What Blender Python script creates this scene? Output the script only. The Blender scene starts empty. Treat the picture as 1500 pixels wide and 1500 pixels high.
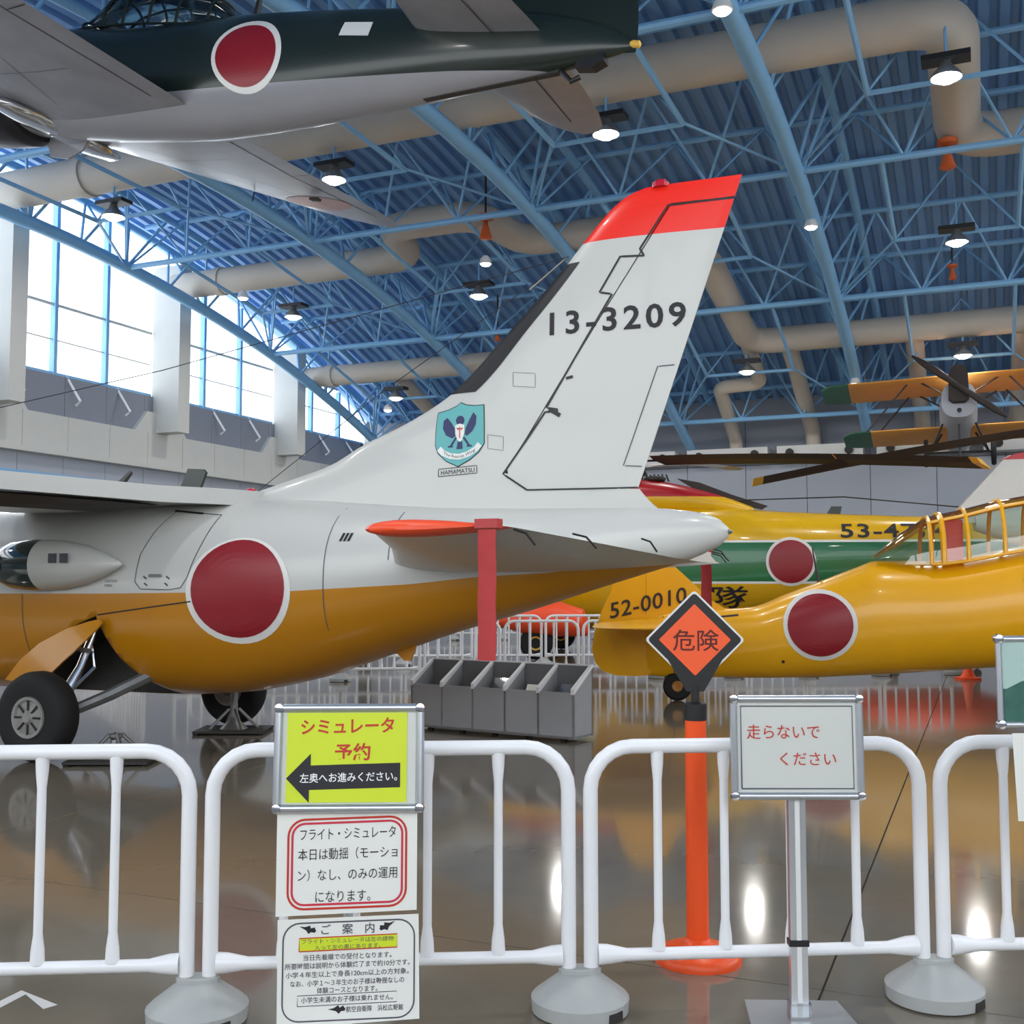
import bpy, bmesh, math, random
import numpy as np
from mathutils import Matrix, Vector
random.seed(7)
scn = bpy.context.scene
C = scn.collection
rad = math.radians

# ------------------------------------------------------------------ camera, sky, exposure
CAMH = 1.28
cam = bpy.data.objects.new('camera', bpy.data.cameras.new('camera'))
C.objects.link(cam); scn.camera = cam
cam.data.sensor_width = 36.0
cam.data.lens = 36.0 * 1617.0 / 1500.0
cam.data.clip_end = 300
cam.location = (0, 0, CAMH)
cam.rotation_euler = (rad(90 + 3.75), 0, 0)

world = bpy.data.worlds.new('overcast_sky'); scn.world = world; world.use_nodes = True
bg = world.node_tree.nodes['Background']
bg.inputs[0].default_value = (0.93, 0.97, 1.0, 1); bg.inputs[1].default_value = 2.3
scn.view_settings.view_transform = 'Standard'
scn.view_settings.look = 'None'
scn.view_settings.exposure = 0.62
scn.view_settings.gamma = 1.0
scn.view_settings.use_curve_mapping = False
LAMP_W = 38.0

# ------------------------------------------------------------------ materials
def srgb(r, g, b):
    f = lambda c: (c / 12.92 if c <= 0.04045 else ((c + 0.055) / 1.055) ** 2.4)
    return (f(r / 255), f(g / 255), f(b / 255), 1)

class NT:
    def __init__(s, name):
        s.m = bpy.data.materials.new(name); s.m.use_nodes = True
        s.t = s.m.node_tree; s.n = s.t.nodes; s.l = s.t.links
        s.b = s.n['Principled BSDF']
    def node(s, typ, **kw):
        n = s.n.new(typ)
        for k, v in kw.items(): setattr(n, k, v)
        return n
    def link(s, a, b): s.l.new(a, b)
    def obj(s):
        if not hasattr(s, 'tc'): s.tc = s.node('ShaderNodeTexCoord')
        return s.tc.outputs['Object']
    def xyz(s):
        if not hasattr(s, 'sp'):
            s.sp = s.node('ShaderNodeSeparateXYZ'); s.link(s.obj(), s.sp.inputs[0])
        return s.sp.outputs
    def math(s, op, a, b=0.0):
        n = s.node('ShaderNodeMath', operation=op)
        for i, v in enumerate((a, b)):
            if isinstance(v, (int, float)): n.inputs[i].default_value = v
            else: s.link(v, n.inputs[i])
        return n.outputs[0]
    def mix(s, fac, a, b):
        n = s.node('ShaderNodeMix', data_type='RGBA')
        for i, v in ((0, fac), (6, a), (7, b)):
            if isinstance(v, tuple): n.inputs[i].default_value = v
            elif isinstance(v, (int, float)): n.inputs[i].default_value = v
            else: s.link(v, n.inputs[i])
        return n.outputs[2]
    def noise(s, scale, detail=3, rough=0.55):
        n = s.node('ShaderNodeTexNoise'); n.inputs['Scale'].default_value = scale
        n.inputs['Detail'].default_value = detail; n.inputs['Roughness'].default_value = rough
        s.link(s.obj(), n.inputs['Vector']); return n.outputs[0]

def mat(name, col, rough=0.4, metal=0.0, var=0.06, scale=3.0, spec=0.5, coat=0.0, bump=0.0, bscale=60):
    t = NT(name); c = srgb(*col)
    d = tuple(max(0, x * (1 - var * 2)) for x in c[:3]) + (1,)
    t.link(t.mix(t.noise(scale), d, tuple(min(1, x * (1 + var)) for x in c[:3]) + (1,)), t.b.inputs['Base Color'])
    t.b.inputs['Roughness'].default_value = rough; t.b.inputs['Metallic'].default_value = metal
    t.b.inputs['Specular IOR Level'].default_value = spec
    t.b.inputs['Coat Weight'].default_value = coat; t.b.inputs['Coat Roughness'].default_value = 0.08
    if bump:
        b = t.node('ShaderNodeBump'); b.inputs['Strength'].default_value = bump; b.inputs['Distance'].default_value = 0.01
        t.link(t.noise(bscale, 4), b.inputs['Height']); t.link(b.outputs[0], t.b.inputs['Normal'])
    return t.m

def emis(name, col, strength):
    t = NT(name); t.b.inputs['Base Color'].default_value = srgb(*col)
    t.b.inputs['Emission Color'].default_value = srgb(*col); t.b.inputs['Emission Strength'].default_value = strength
    return t.m

def glass(name, tint, gloss=0.12, fres=1.0):
    t = NT(name); t.n.remove(t.b)
    tr = t.node('ShaderNodeBsdfTransparent'); tr.inputs[0].default_value = srgb(*tint)
    gl = t.node('ShaderNodeBsdfGlossy'); gl.inputs['Roughness'].default_value = 0.03
    lw = t.node('ShaderNodeFresnel'); lw.inputs[0].default_value = 1.45
    mx = t.node('ShaderNodeMixShader')
    t.link(t.math('ADD', t.math('MULTIPLY', lw.outputs[0], fres), gloss), mx.inputs[0])
    t.link(tr.outputs[0], mx.inputs[1]); t.link(gl.outputs[0], mx.inputs[2])
    t.link(mx.outputs[0], t.n['Material Output'].inputs[0])
    return t.m

M = {}
M['blue'] = mat('sky_blue_steel_paint', (134, 188, 230), 0.45, var=0.05)
M['deck'] = mat('blue_roof_deck_paint', (124, 168, 216), 0.5, var=0.1, scale=0.6)
M['beige_duct'] = mat('beige_insulated_duct', (206, 196, 182), 0.65, var=0.06, scale=1.2)
M['wall_grey'] = mat('grey_wall_panel_paint', (172, 178, 190), 0.55, var=0.03, scale=0.8)
M['wall_dark'] = mat('dark_grey_wall_paint', (138, 143, 154), 0.6, var=0.04)
M['wall_cream'] = mat('cream_wall_panel', (205, 205, 200), 0.6, var=0.03)
M['joint'] = mat('dark_joint_filler', (70, 66, 62), 0.7)
M['white'] = mat('white_barrier_enamel', (238, 238, 240), 0.28, var=0.02)
M['offwhite'] = mat('white_painted_metal', (225, 225, 222), 0.4, var=0.02)
M['base_grey'] = mat('grey_barrier_weight_plastic', (176, 178, 176), 0.5, var=0.08, scale=9, bump=0.05)
M['alu'] = mat('brushed_aluminium', (205, 208, 212), 0.3, metal=0.85, var=0.03, scale=20)
M['chrome'] = mat('chrome_steel', (220, 222, 225), 0.15, metal=1.0, var=0.02)
M['black'] = mat('black_paint', (26, 25, 27), 0.45)
M['rubber'] = mat('black_tyre_rubber', (24, 23, 23), 0.75, bump=0.1)
M['dark'] = mat('dark_cavity_metal', (48, 46, 44), 0.6)
M['steel'] = mat('worn_grey_steel', (138, 138, 136), 0.4, metal=0.6, var=0.15, scale=12)
M['orange'] = mat('fluorescent_orange_paint', (255, 84, 40), 0.4, var=0.02)
M['orange_post'] = mat('orange_bollard_plastic', (250, 88, 30), 0.35, var=0.03)
M['hornorange'] = mat('dull_orange_paint', (206, 96, 44), 0.5)
M['hubgrey'] = mat('grey_wheel_casting', (150, 148, 144), 0.45, var=0.15, scale=18)
M['signorange'] = mat('orange_sign_sheet', (244, 92, 40), 0.5, var=0.02)
M['ribbon'] = mat('faded_red_ribbon_cloth', (190, 62, 62), 0.75, var=0.08, scale=15, bump=0.1)
M['roundel'] = mat('roundel_red_paint', (146, 22, 34), 0.35, var=0.06, scale=4)
M['roundel_white'] = mat('roundel_white_paint', (232, 230, 224), 0.35, var=0.02)
M['red'] = mat('glossy_red_paint', (186, 36, 40), 0.3)
M['yellow'] = mat('trainer_yellow_paint', (246, 178, 8), 0.3, var=0.05, scale=1.5, coat=0.25)
M['paper'] = mat('white_printed_paper', (232, 232, 226), 0.6, var=0.01)
M['lime'] = mat('lime_yellow_paper', (206, 222, 42), 0.55, var=0.01)
M['ink'] = mat('black_print', (32, 30, 36), 0.6)
M['ink_grey'] = mat('grey_print', (84, 82, 92), 0.6)
M['ink_red'] = mat('red_print', (196, 52, 36), 0.6)
M['ink_pink'] = mat('crimson_print', (205, 50, 72), 0.6)
M['ink_white'] = mat('white_print', (240, 240, 240), 0.6)
M['bin'] = mat('grey_painted_board', (150, 150, 152), 0.6, var=0.04)
M['bin_edge'] = mat('light_grey_edge_band', (226, 226, 226), 0.55)
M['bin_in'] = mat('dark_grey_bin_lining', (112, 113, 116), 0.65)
M['propbrown'] = mat('dark_brown_rotor_paint', (54, 45, 42), 0.7)
M['tipyellow'] = mat('yellow_tip_paint', (225, 178, 70), 0.5)
M['ochre'] = mat('ochre_doped_fabric', (222, 156, 72), 0.6, var=0.05)
M['tipgreen'] = mat('green_doped_fabric', (62, 112, 92), 0.6)
M['zgrey'] = mat('weathered_silver_grey_paint', (158, 157, 162), 0.3, metal=0.3, var=0.16, scale=2.2)
M['zgreen'] = mat('dark_green_aircraft_paint', (28, 38, 32), 0.3, var=0.1, scale=3)
M['cowl'] = mat('black_cowl_paint', (22, 21, 26), 0.35)
M['clear'] = glass('canopy_perspex', (240, 246, 243), 0.08)
M['green_glass'] = glass('green_tinted_perspex', (234, 245, 238), 0.08)
M['pane'] = glass('window_glass', (246, 250, 255), 0.0, 0.15)
M['dark_glass'] = mat('dark_green_bubble_glass', (22, 46, 42), 0.05, var=0.02, coat=1.0)
M['teal'] = mat('teal_shield_paint', (96, 176, 176), 0.45, var=0.02)
M['navy'] = mat('navy_blue_paint', (30, 38, 92), 0.45, var=0.02)
M['lampglow'] = emis('lamp_lens_glow', (255, 250, 240), 9)
M['redlens'] = mat('red_beacon_lens', (190, 20, 50), 0.2)
M['poster_sky'] = mat('poster_pale_green_print', (172, 198, 190), 0.5, var=0.05, scale=6)
M['poster_sea'] = mat('poster_dark_green_print', (52, 104, 92), 0.5, var=0.25, scale=22)
M['sign_sheet'] = mat('grey_white_sign_sheet', (206, 208, 202), 0.5, var=0.01)
M['acr'] = glass('clear_acrylic', (232, 236, 240), 0.15)

def floor_mat():
    t = NT('polished_concrete')
    n1 = t.noise(0.35, 5, 0.6); n2 = t.noise(5.0, 5, 0.7)
    f = t.math('ADD', t.math('MULTIPLY', n1, 0.6), t.math('MULTIPLY', n2, 0.4))
    t.link(t.mix(f, srgb(104, 97, 85), srgb(136, 128, 114)), t.b.inputs['Base Color'])
    r = t.math('ADD', 0.06, t.math('MULTIPLY', n2, 0.07)); t.link(r, t.b.inputs['Roughness'])
    t.b.inputs['Specular IOR Level'].default_value = 0.55
    t.b.inputs['Coat Weight'].default_value = 0.15; t.b.inputs['Coat Roughness'].default_value = 0.05
    b = t.node('ShaderNodeBump'); b.inputs['Strength'].default_value = 0.03; b.inputs['Distance'].default_value = 0.01
    t.link(t.noise(2.2, 3), b.inputs['Height']); t.link(b.outputs[0], t.b.inputs['Normal'])
    return t.m
M['floor'] = floor_mat()

def twotone(name, top, bottom, zs, rough=0.3, var=0.03):
    """paint split along a line z = interp(s) given as [(s, z), ...] with slopes"""
    t = NT(name); x, y, z = t.xyz()[0], t.xyz()[1], t.xyz()[2]
    mr = t.node('ShaderNodeFloatCurve')
    cm = mr.mapping.curves[0]
    s0, s1 = zs[0][0], zs[-1][0]; z0 = min(p[1] for p in zs) - 0.01; z1 = max(p[1] for p in zs) + 0.01
    pts = [((s - s0) / (s1 - s0), (v - z0) / (z1 - z0)) for s, v in zs]
    cm.points[0].location = pts[0]; cm.points[1].location = pts[-1]
    for p in pts[1:-1]: cm.points.new(*p)
    for p in cm.points: p.handle_type = 'VECTOR'
    mr.mapping.update()
    xs = t.math('DIVIDE', t.math('SUBTRACT', x, s0), s1 - s0)
    t.link(xs, mr.inputs['Value'])
    zl = t.math('ADD', t.math('MULTIPLY', mr.outputs[0], z1 - z0), z0)
    fac = t.math('GREATER_THAN', z, zl)
    nz = t.noise(2.5, 4)
    tc = t.mix(nz, tuple(c * (1 - var) for c in srgb(*top)[:3]) + (1,), srgb(*top))
    bc = t.mix(nz, tuple(c * (1 - 2 * var) for c in srgb(*bottom)[:3]) + (1,), srgb(*bottom))
    t.link(t.mix(fac, bc, tc), t.b.inputs['Base Color'])
    t.b.inputs['Roughness'].default_value = rough
    t.b.inputs['Coat Weight'].default_value = 0.2; t.b.inputs['Coat Roughness'].default_value = 0.1
    return t.m

M['mu_hull'] = twotone('white_over_ochre_paint', (203, 203, 198), (196, 130, 12), [(-0.3, 1.47), (0.65, 1.42), (1.13, 1.36), (1.63, 1.33), (2.1, 1.28), (2.75, 1.245), (3.0, 1.23), (3.8, 1.22), (4.6, 1.21), (11, 1.2)])
M['mu_white'] = mat('white_aircraft_paint', (203, 203, 198), 0.32, var=0.03, scale=2, coat=0.2)
M['mu_yellow'] = mat('ochre_aircraft_paint', (196, 130, 12), 0.32, var=0.04, coat=0.2)
def fin_mat():
    t = NT('white_fin_with_red_cap'); z = t.xyz()[2]
    t.link(t.mix(t.math('GREATER_THAN', z, 3.695), srgb(196, 196, 191), srgb(240, 42, 24)), t.b.inputs['Base Color'])
    t.b.inputs['Roughness'].default_value = 0.32; t.b.inputs['Coat Weight'].default_value = 0.2
    return t.m
M['mu_fin'] = fin_mat()
M['zero_hull'] = twotone('dark_green_over_grey_paint', (30, 40, 34), (150, 149, 154), [(-0.5, 0.07), (0, 0.03), (0.6, -0.02), (1.6, -0.09), (3.05, -0.22), (4.6, -0.36), (9.5, -0.5)], 0.3, 0.08)
def s62_mat():
    t = NT('yellow_with_green_band'); z = t.xyz()[2]
    col = t.mix(t.math('GREATER_THAN', z, 1.29), srgb(222, 170, 12), srgb(235, 235, 230))
    col = t.mix(t.math('GREATER_THAN', z, 1.33), col, srgb(20, 110, 62))
    col = t.mix(t.math('GREATER_THAN', z, 2.0), col, srgb(235, 235, 230))
    col = t.mix(t.math('GREATER_THAN', z, 2.04), col, srgb(228, 178, 16))
    t.link(col, t.b.inputs['Base Color']); t.b.inputs['Roughness'].default_value = 0.25
    t.b.inputs['Coat Weight'].default_value = 0.4
    return t.m
M['s62'] = s62_mat()
def fairing_mat():
    t = NT('red_over_yellow_fairing'); z = t.xyz()[2]
    t.link(t.mix(t.math('GREATER_THAN', z, 2.84), srgb(228, 178, 16), srgb(178, 34, 42)), t.b.inputs['Base Color'])
    t.b.inputs['Roughness'].default_value = 0.3
    return t.m
M['fairing'] = fairing_mat()

# ------------------------------------------------------------------ mesh helpers
class MB:
    """collects vertices, faces (with material index) for ONE mesh"""
    def __init__(s): s.v = []; s.f = []; s.mi = []
    def add(s, vs, fs, mi=0):
        o = len(s.v); s.v += [tuple(map(float, p)) for p in vs]; s.f += [tuple(i + o for i in f) for f in fs]
        s.mi += [mi] * len(fs)
    def box(s, c, d, rz=0.0, mi=0, R=None):
        x, y, z = (q / 2 for q in d); cs, sn = math.cos(rz), math.sin(rz)
        vs = []
        for k in (-z, z):
            for (i, j) in ((-x, -y), (x, -y), (x, y), (-x, y)):
                p = Vector((i * cs - j * sn, i * sn + j * cs, k))
                if R is not None: p = R @ Vector((i, j, k))
                vs.append((c[0] + p.x, c[1] + p.y, c[2] + p.z))
        s.add(vs, [(3, 2, 1, 0), (4, 5, 6, 7), (0, 1, 5, 4), (1, 2, 6, 5), (2, 3, 7, 6), (3, 0, 4, 7)], mi); return s
    def bbox(s, lo, hi, mi=0):
        return s.box([(a + b) / 2 for a, b in zip(lo, hi)], [b - a for a, b in zip(lo, hi)], mi=mi)
    def tube(s, path, r, n=8, cap=True, mi=0, up=None):
        P = [Vector(p) for p in path]; k = len(P)
        rs = r if isinstance(r, (list, tuple)) else [r] * k
        T = []
        for i in range(k):
            a = P[max(i - 1, 0)]; b = P[min(i + 1, k - 1)]; T.append((b - a).normalized())
        u = Vector(up) if up else (Vector((0, 0, 1)) if abs(T[0].z) < 0.95 else Vector((1, 0, 0)))
        vs = []
        for i in range(k):
            t = T[i]; u = (u - t * u.dot(t)).normalized(); w = t.cross(u)
            for j in range(n):
                a = 2 * math.pi * j / n
                vs.append(P[i] + (u * math.cos(a) + w * math.sin(a)) * rs[i])
        fs = [(i * n + j, i * n + (j + 1) % n, (i + 1) * n + (j + 1) % n, (i + 1) * n + j) for i in range(k - 1) for j in range(n)]
        if cap: fs += [tuple(range(n - 1, -1, -1)), tuple((k - 1) * n + j for j in range(n))]
        s.add(vs, fs, mi); return s
    def lathe(s, prof, n=24, c=(0, 0, 0), axis='Z', mi=0, sx=1.0, sy=1.0):
        vs = []
        for (r, h) in prof:
            for j in range(n):
                a = 2 * math.pi * j / n; x, y = r * math.cos(a) * sx, r * math.sin(a) * sy
                p = {'Z': (x, y, h), 'Y': (x, h, -y), 'X': (h, x, y)}[axis]
                vs.append((p[0] + c[0], p[1] + c[1], p[2] + c[2]))
        k = len(prof)
        fs = [(i * n + j, i * n + (j + 1) % n, (i + 1) * n + (j + 1) % n, (i + 1) * n + j) for i in range(k - 1) for j in range(n)]
        if prof[0][0] > 1e-6: fs.append(tuple(range(n - 1, -1, -1)))
        if prof[-1][0] > 1e-6: fs.append(tuple((k - 1) * n + j for j in range(n)))
        s.add(vs, fs, mi); return s
    def prism(s, pts, h0, h1, axis='y', mi=0):
        """extrude 2-D outline: axis y -> pts are (x, z); axis z -> (x, y); axis x -> (y, z)"""
        n = len(pts)
        g = {'y': lambda p, h: (p[0], h, p[1]), 'z': lambda p, h: (p[0], p[1], h), 'x': lambda p, h: (h, p[0], p[1])}[axis]
        vs = [g(p, h0) for p in pts] + [g(p, h1) for p in pts]
        fs = [tuple(range(n - 1, -1, -1)), tuple(range(n, 2 * n))] + [(i, (i + 1) % n, n + (i + 1) % n, n + i) for i in range(n)]
        s.add(vs, fs, mi); return s
    def grid(s, rows, closed=False, mi=0):
        k = len(rows); n = len(rows[0]); m = n if closed else n - 1
        s.add([p for r in rows for p in r], [(i * n + j, i * n + (j + 1) % n, (i + 1) * n + (j + 1) % n, (i + 1) * n + j) for i in range(k - 1) for j in range(m)], mi); return s
    def build(s, name, mats, parent=None, smooth=False, angle=40, fix=True):
        me = bpy.data.meshes.new(name); me.from_pydata(s.v, [], s.f)
        for m in (mats if isinstance(mats, (list, tuple)) else [mats]): me.materials.append(m if not isinstance(m, str) else M[m])
        me.polygons.foreach_set('material_index', s.mi)
        bm = bmesh.new(); bm.from_mesh(me)
        bmesh.ops.remove_doubles(bm, verts=bm.verts, dist=1e-6)
        if fix: bmesh.ops.recalc_face_normals(bm, faces=bm.faces)
        bm.to_mesh(me); bm.free()
        if smooth:
            me.polygons.foreach_set('use_smooth', [True] * len(me.polygons))
            me.set_sharp_from_angle(angle=rad(angle))
        o = bpy.data.objects.new(name, me); C.objects.link(o)
        if parent: o.parent = parent
        return o

def thing(name, label, cat, group=None, loc=(0, 0, 0), rz=0.0, mtx=None):
    o = bpy.data.objects.new(name, None); C.objects.link(o); o.empty_display_size = 0.2
    o.location = loc; o.rotation_euler = (0, 0, rz)
    if mtx is not None: o.matrix_world = mtx
    return tag(o, label, cat, group)
def tag(o, label, cat, group=None):
    o['label'] = label; o['category'] = cat
    if group: o['group'] = group
    return o
def struct(o): o['kind'] = 'structure'; return o
def lab(o, text): o['label'] = text; return o
def share(o, parent=None, loc=None, rz=None):
    c = o.copy(); C.objects.link(c); c.parent = parent
    if loc is not None: c.location = loc
    if rz is not None: c.rotation_euler = (0, 0, rz)
    return c
def copy_tree(root, loc, rz, label=None, group=None):
    r = root.copy(); C.objects.link(r); r.location = loc; r.rotation_euler = (0, 0, rz)
    if label: r['label'] = label
    if group: r['group'] = group
    for ch in list(root.children):
        c = ch.copy(); C.objects.link(c); c.parent = r
        for g in list(ch.children):
            d = g.copy(); C.objects.link(d); d.parent = c
    return r

def text2d(body, size=1.0, bold=0.0, align='CENTER', space=1.0, line=1.0):
    c = bpy.data.curves.new('t', 'FONT'); c.body = body; c.size = size; c.offset = bold; c.align_x = align
    c.space_character = space; c.space_line = line; c.resolution_u = 3
    o = bpy.data.objects.new('t', c); C.objects.link(o)
    dg = bpy.context.evaluated_depsgraph_get(); me = bpy.data.meshes.new_from_object(o.evaluated_get(dg))
    v = np.array([q.co[:2] for q in me.vertices]); f = [tuple(p.vertices) for p in me.polygons]
    bpy.data.objects.remove(o); bpy.data.curves.remove(c); bpy.data.meshes.remove(me)
    return v, f
def fit_text(body, w, h, bold=0.0, space=1.0):
    """text scaled to fill a w x h rectangle centred on 0,0"""
    v, f = text2d(body, 1.0, bold, 'LEFT', space)
    lo, hi = v.min(0), v.max(0)
    v = (v - (lo + hi) / 2) / (hi - lo) * np.array([w, h]); return v, f

def pchip(xs, ys):
    xs = np.array(xs, float); ys = np.array(ys, float); h = np.diff(xs); d = np.diff(ys) / h
    m = np.zeros(len(xs)); m[0] = d[0]; m[-1] = d[-1]
    for i in range(1, len(xs) - 1):
        if d[i - 1] * d[i] > 0:
            w1 = 2 * h[i] + h[i - 1]; w2 = h[i] + 2 * h[i - 1]; m[i] = (w1 + w2) / (w1 / d[i - 1] + w2 / d[i])
    def f(x):
        x = min(max(x, xs[0]), xs[-1]); i = min(np.searchsorted(xs, x, 'right') - 1, len(xs) - 2)
        t = (x - xs[i]) / h[i]
        return float((2 * t**3 - 3 * t**2 + 1) * ys[i] + (t**3 - 2 * t**2 + t) * h[i] * m[i] + (-2 * t**3 + 3 * t**2) * ys[i + 1] + (t**3 - t**2) * h[i] * m[i + 1])
    return f

class Hull:
    """fuselage from keys (s, z_top, z_bottom, half_width); superellipse sections"""
    def __init__(s, keys, n=2.25):
        k = np.array(keys); s.s0, s.s1 = k[0, 0], k[-1, 0]; s.n = n
        s.top, s.bot, s.w = (pchip(k[:, 0], k[:, i]) for i in (1, 2, 3))
    def sec(s, x): return (s.top(x) + s.bot(x)) / 2, (s.top(x) - s.bot(x)) / 2, s.w(x)
    def y(s, x, z):
        c, h, w = s.sec(x); q = min(abs((z - c) / h), 0.9999); return w * (1 - q ** s.n) ** (1 / s.n)
    def mesh(s, step=0.06, na=56, mb=None, s_from=None, s_to=None, mi=0):
        a, b = (s.s0 if s_from is None else s_from), (s.s1 if s_to is None else s_to)
        ns = max(4, int((b - a) / step)); rows = []
        for i in range(ns + 1):
            x = a + (b - a) * i / ns; c, h, w = s.sec(x); r = []
            for j in range(na):
                t = 2 * math.pi * j / na; ct, st = math.cos(t), math.sin(t)
                r.append((x, w * math.copysign(abs(ct) ** (2 / s.n), ct), c + h * math.copysign(abs(st) ** (2 / s.n), st)))
            rows.append(r)
        mb = mb or MB(); mb.grid(rows, True, mi)
        o = len(mb.v) - len(rows) * na
        mb.f += [tuple(o + j for j in range(na)), tuple(o + (len(rows) - 1) * na + j for j in range(na - 1, -1, -1))]; mb.mi += [mi, mi]
        return mb

def decal(fn, v2, faces, name, m, parent, off=0.004, side=1):
    """wrap a flat print (s, z) on a surface y = fn(s, z)"""
    mb = MB(); mb.add([(p[0], side * (fn(p[0], p[1]) + off), p[1]) for p in v2], faces)
    o = mb.build(name, m, parent, fix=False)
    return o
def decal_pieces(fn, v2, faces, name, m, parent, off=0.004, side=1, label=None):
    par = list(range(len(v2)))
    def find(i):
        while par[i] != i: par[i] = par[par[i]]; i = par[i]
        return i
    for f in faces:
        for q in f[1:]: par[find(q)] = find(f[0])
    groups = {}
    for f in faces: groups.setdefault(find(f[0]), []).append(f)
    for g in groups.values():
        ids = sorted({i for f in g for i in f}); mp = {i: k for k, i in enumerate(ids)}
        o = decal(fn, [v2[i] for i in ids], [tuple(mp[i] for i in f) for f in g], name, m, parent, off, side)
        if label: lab(o, label)
def disc2(cx, cz, rx, rz, nr=8, na=40, warp=None):
    vs = [(cx, cz)]; fs = []
    for i in range(1, nr + 1):
        for j in range(na):
            a = 2 * math.pi * j / na; k = i / nr
            x, z = rx * k * math.cos(a), rz * k * math.sin(a)
            vs.append((cx + x, cz + z))
    for j in range(na): fs.append((0, 1 + j, 1 + (j + 1) % na))
    for i in range(nr - 1):
        for j in range(na):
            a, b = 1 + i * na + j, 1 + i * na + (j + 1) % na; fs.append((a, a + na, b + na, b))
    return vs, fs
def strip2(pts, w, sub=6):
    """thin ribbon along a polyline in (s, z)"""
    P = [Vector(p).to_2d() if len(p) > 2 else Vector(p) for p in pts]; Q = []
    for a, b in zip(P[:-1], P[1:]):
        for i in range(sub): Q.append(a + (b - a) * i / sub)
    Q.append(P[-1]); vs = []; fs = []
    for i, q in enumerate(Q):
        t = (Q[min(i + 1, len(Q) - 1)] - Q[max(i - 1, 0)]).normalized(); nrm = Vector((-t.y, t.x)) * w / 2
        vs += [tuple(q + nrm), tuple(q - nrm)]
    for i in range(len(Q) - 1): fs.append((2 * i, 2 * i + 1, 2 * i + 3, 2 * i + 2))
    return vs, fs
def airfoil(t):  # half thickness fraction along chord 0..1 (1 = max)
    return max(0.0, 2.6 * (0.2969 * math.sqrt(t) - 0.126 * t - 0.3516 * t * t + 0.2843 * t**3 - 0.1036 * t**4) / 0.26 / 1.0)
AF = [0, 0.01, 0.03, 0.07, 0.13, 0.22, 0.35, 0.5, 0.65, 0.8, 0.92, 1.0]
def wing(stations, up=(0, 0), low=None, te=0.0):
    """stations (y, s_le, s_te, z, half_thick). Upper faces material 0, lower 1"""
    mb = MB(); upper, lower = [], []
    for (y, le, tr, z, th) in stations:
        hs = [max(min(airfoil(t), 1.05) * th * 0.98, te * t) for t in AF]
        upper.append([(le + (tr - le) * t, y, z + h * 1.1) for t, h in zip(AF, hs)])
        lower.append([(le + (tr - le) * t, y, z - h * 0.9) for t, h in zip(AF, hs)])
    mb.grid(upper, mi=0); mb.grid(lower, mi=1)
    mb.grid([[u[-1] for u in upper], [l[-1] for l in lower]], mi=0)
    for u, l in ((upper[0], lower[0]), (upper[-1], lower[-1])): mb.grid([u, l], mi=0)
    return mb

# ------------------------------------------------------------------ the hall: building frame a (away), t (right), z
ANG = rad(23.07)
E1 = Vector((math.sin(ANG), math.cos(ANG), 0)); E2 = Vector((math.cos(ANG), -math.sin(ANG), 0))
def B(a, t, z=0.0): return E1 * a + E2 * t + Vector((0, 0, z))
def zb(a): return 8.375 - 0.0126 * (a - 14.52) ** 2       # lower chord arch
DECK = 1.5
A_FAR, A_NEAR, T_LEFT, T_RIGHT = 31.0, -3.0, -18.1, 12.5

def bbx(mb, a0, a1, t0, t1, z0, z1, mi=0):
    vs = [B(a, t, z) for z in (z0, z1) for (a, t) in ((a0, t0), (a0, t1), (a1, t1), (a1, t0))]
    mb.add(vs, [(3, 2, 1, 0), (4, 5, 6, 7), (0, 1, 5, 4), (1, 2, 6, 5), (2, 3, 7, 6), (3, 0, 4, 7)], mi); return mb

# floor: dark bed with polished slabs and thin joints
fl = MB(); bbx(fl, -6, A_FAR + 0.3, T_LEFT - 0.3, T_RIGHT + 3, -0.2, -0.012)
floor = struct(fl.build('floor', 'joint'))
ta = [-6, 3.68, 12.1, 20.5, A_FAR + 0.2]; tt = [T_LEFT - 0.2, -17.4, -13.1, -8.9, -4.72, -0.5, 3.7, 7.9, 12.1, T_RIGHT + 3]
for a0, a1 in zip(ta[:-1], ta[1:]):
    for t0, t1 in zip(tt[:-1], tt[1:]):
        bbx(MB(), a0 + 0.004, a1 - 0.004, t0 + 0.004, t1 - 0.004, -0.03, 0.0).build('floor_slab', 'floor', floor)

# ceiling: corrugated deck following the arch, ribs run away from the camera
cl = MB(); As = np.linspace(A_NEAR, A_FAR + 0.1, 26); pitch = 0.3; rows = [[] for _ in As]
nrib = int((T_RIGHT - T_LEFT) / pitch)
prof = []
for i in range(nrib):
    t = T_LEFT - 0.05 + i * pitch
    prof += [(t, 0.0), (t + 0.13, 0.0), (t + 0.17, 0.09), (t + 0.26, 0.09)]
for k, a in enumerate(As): rows[k] = [B(a, t, zb(a) + DECK + d) for t, d in prof]
cl.grid(rows)
ceiling = struct(cl.build('ceiling', 'deck', fix=False))
ro = MB(); ro.grid([[B(a, t, zb(a) + DECK + 0.14) for t in (T_LEFT - 0.3, T_RIGHT)] for a in As]); ro.build('roof_skin', 'deck', ceiling)

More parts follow.
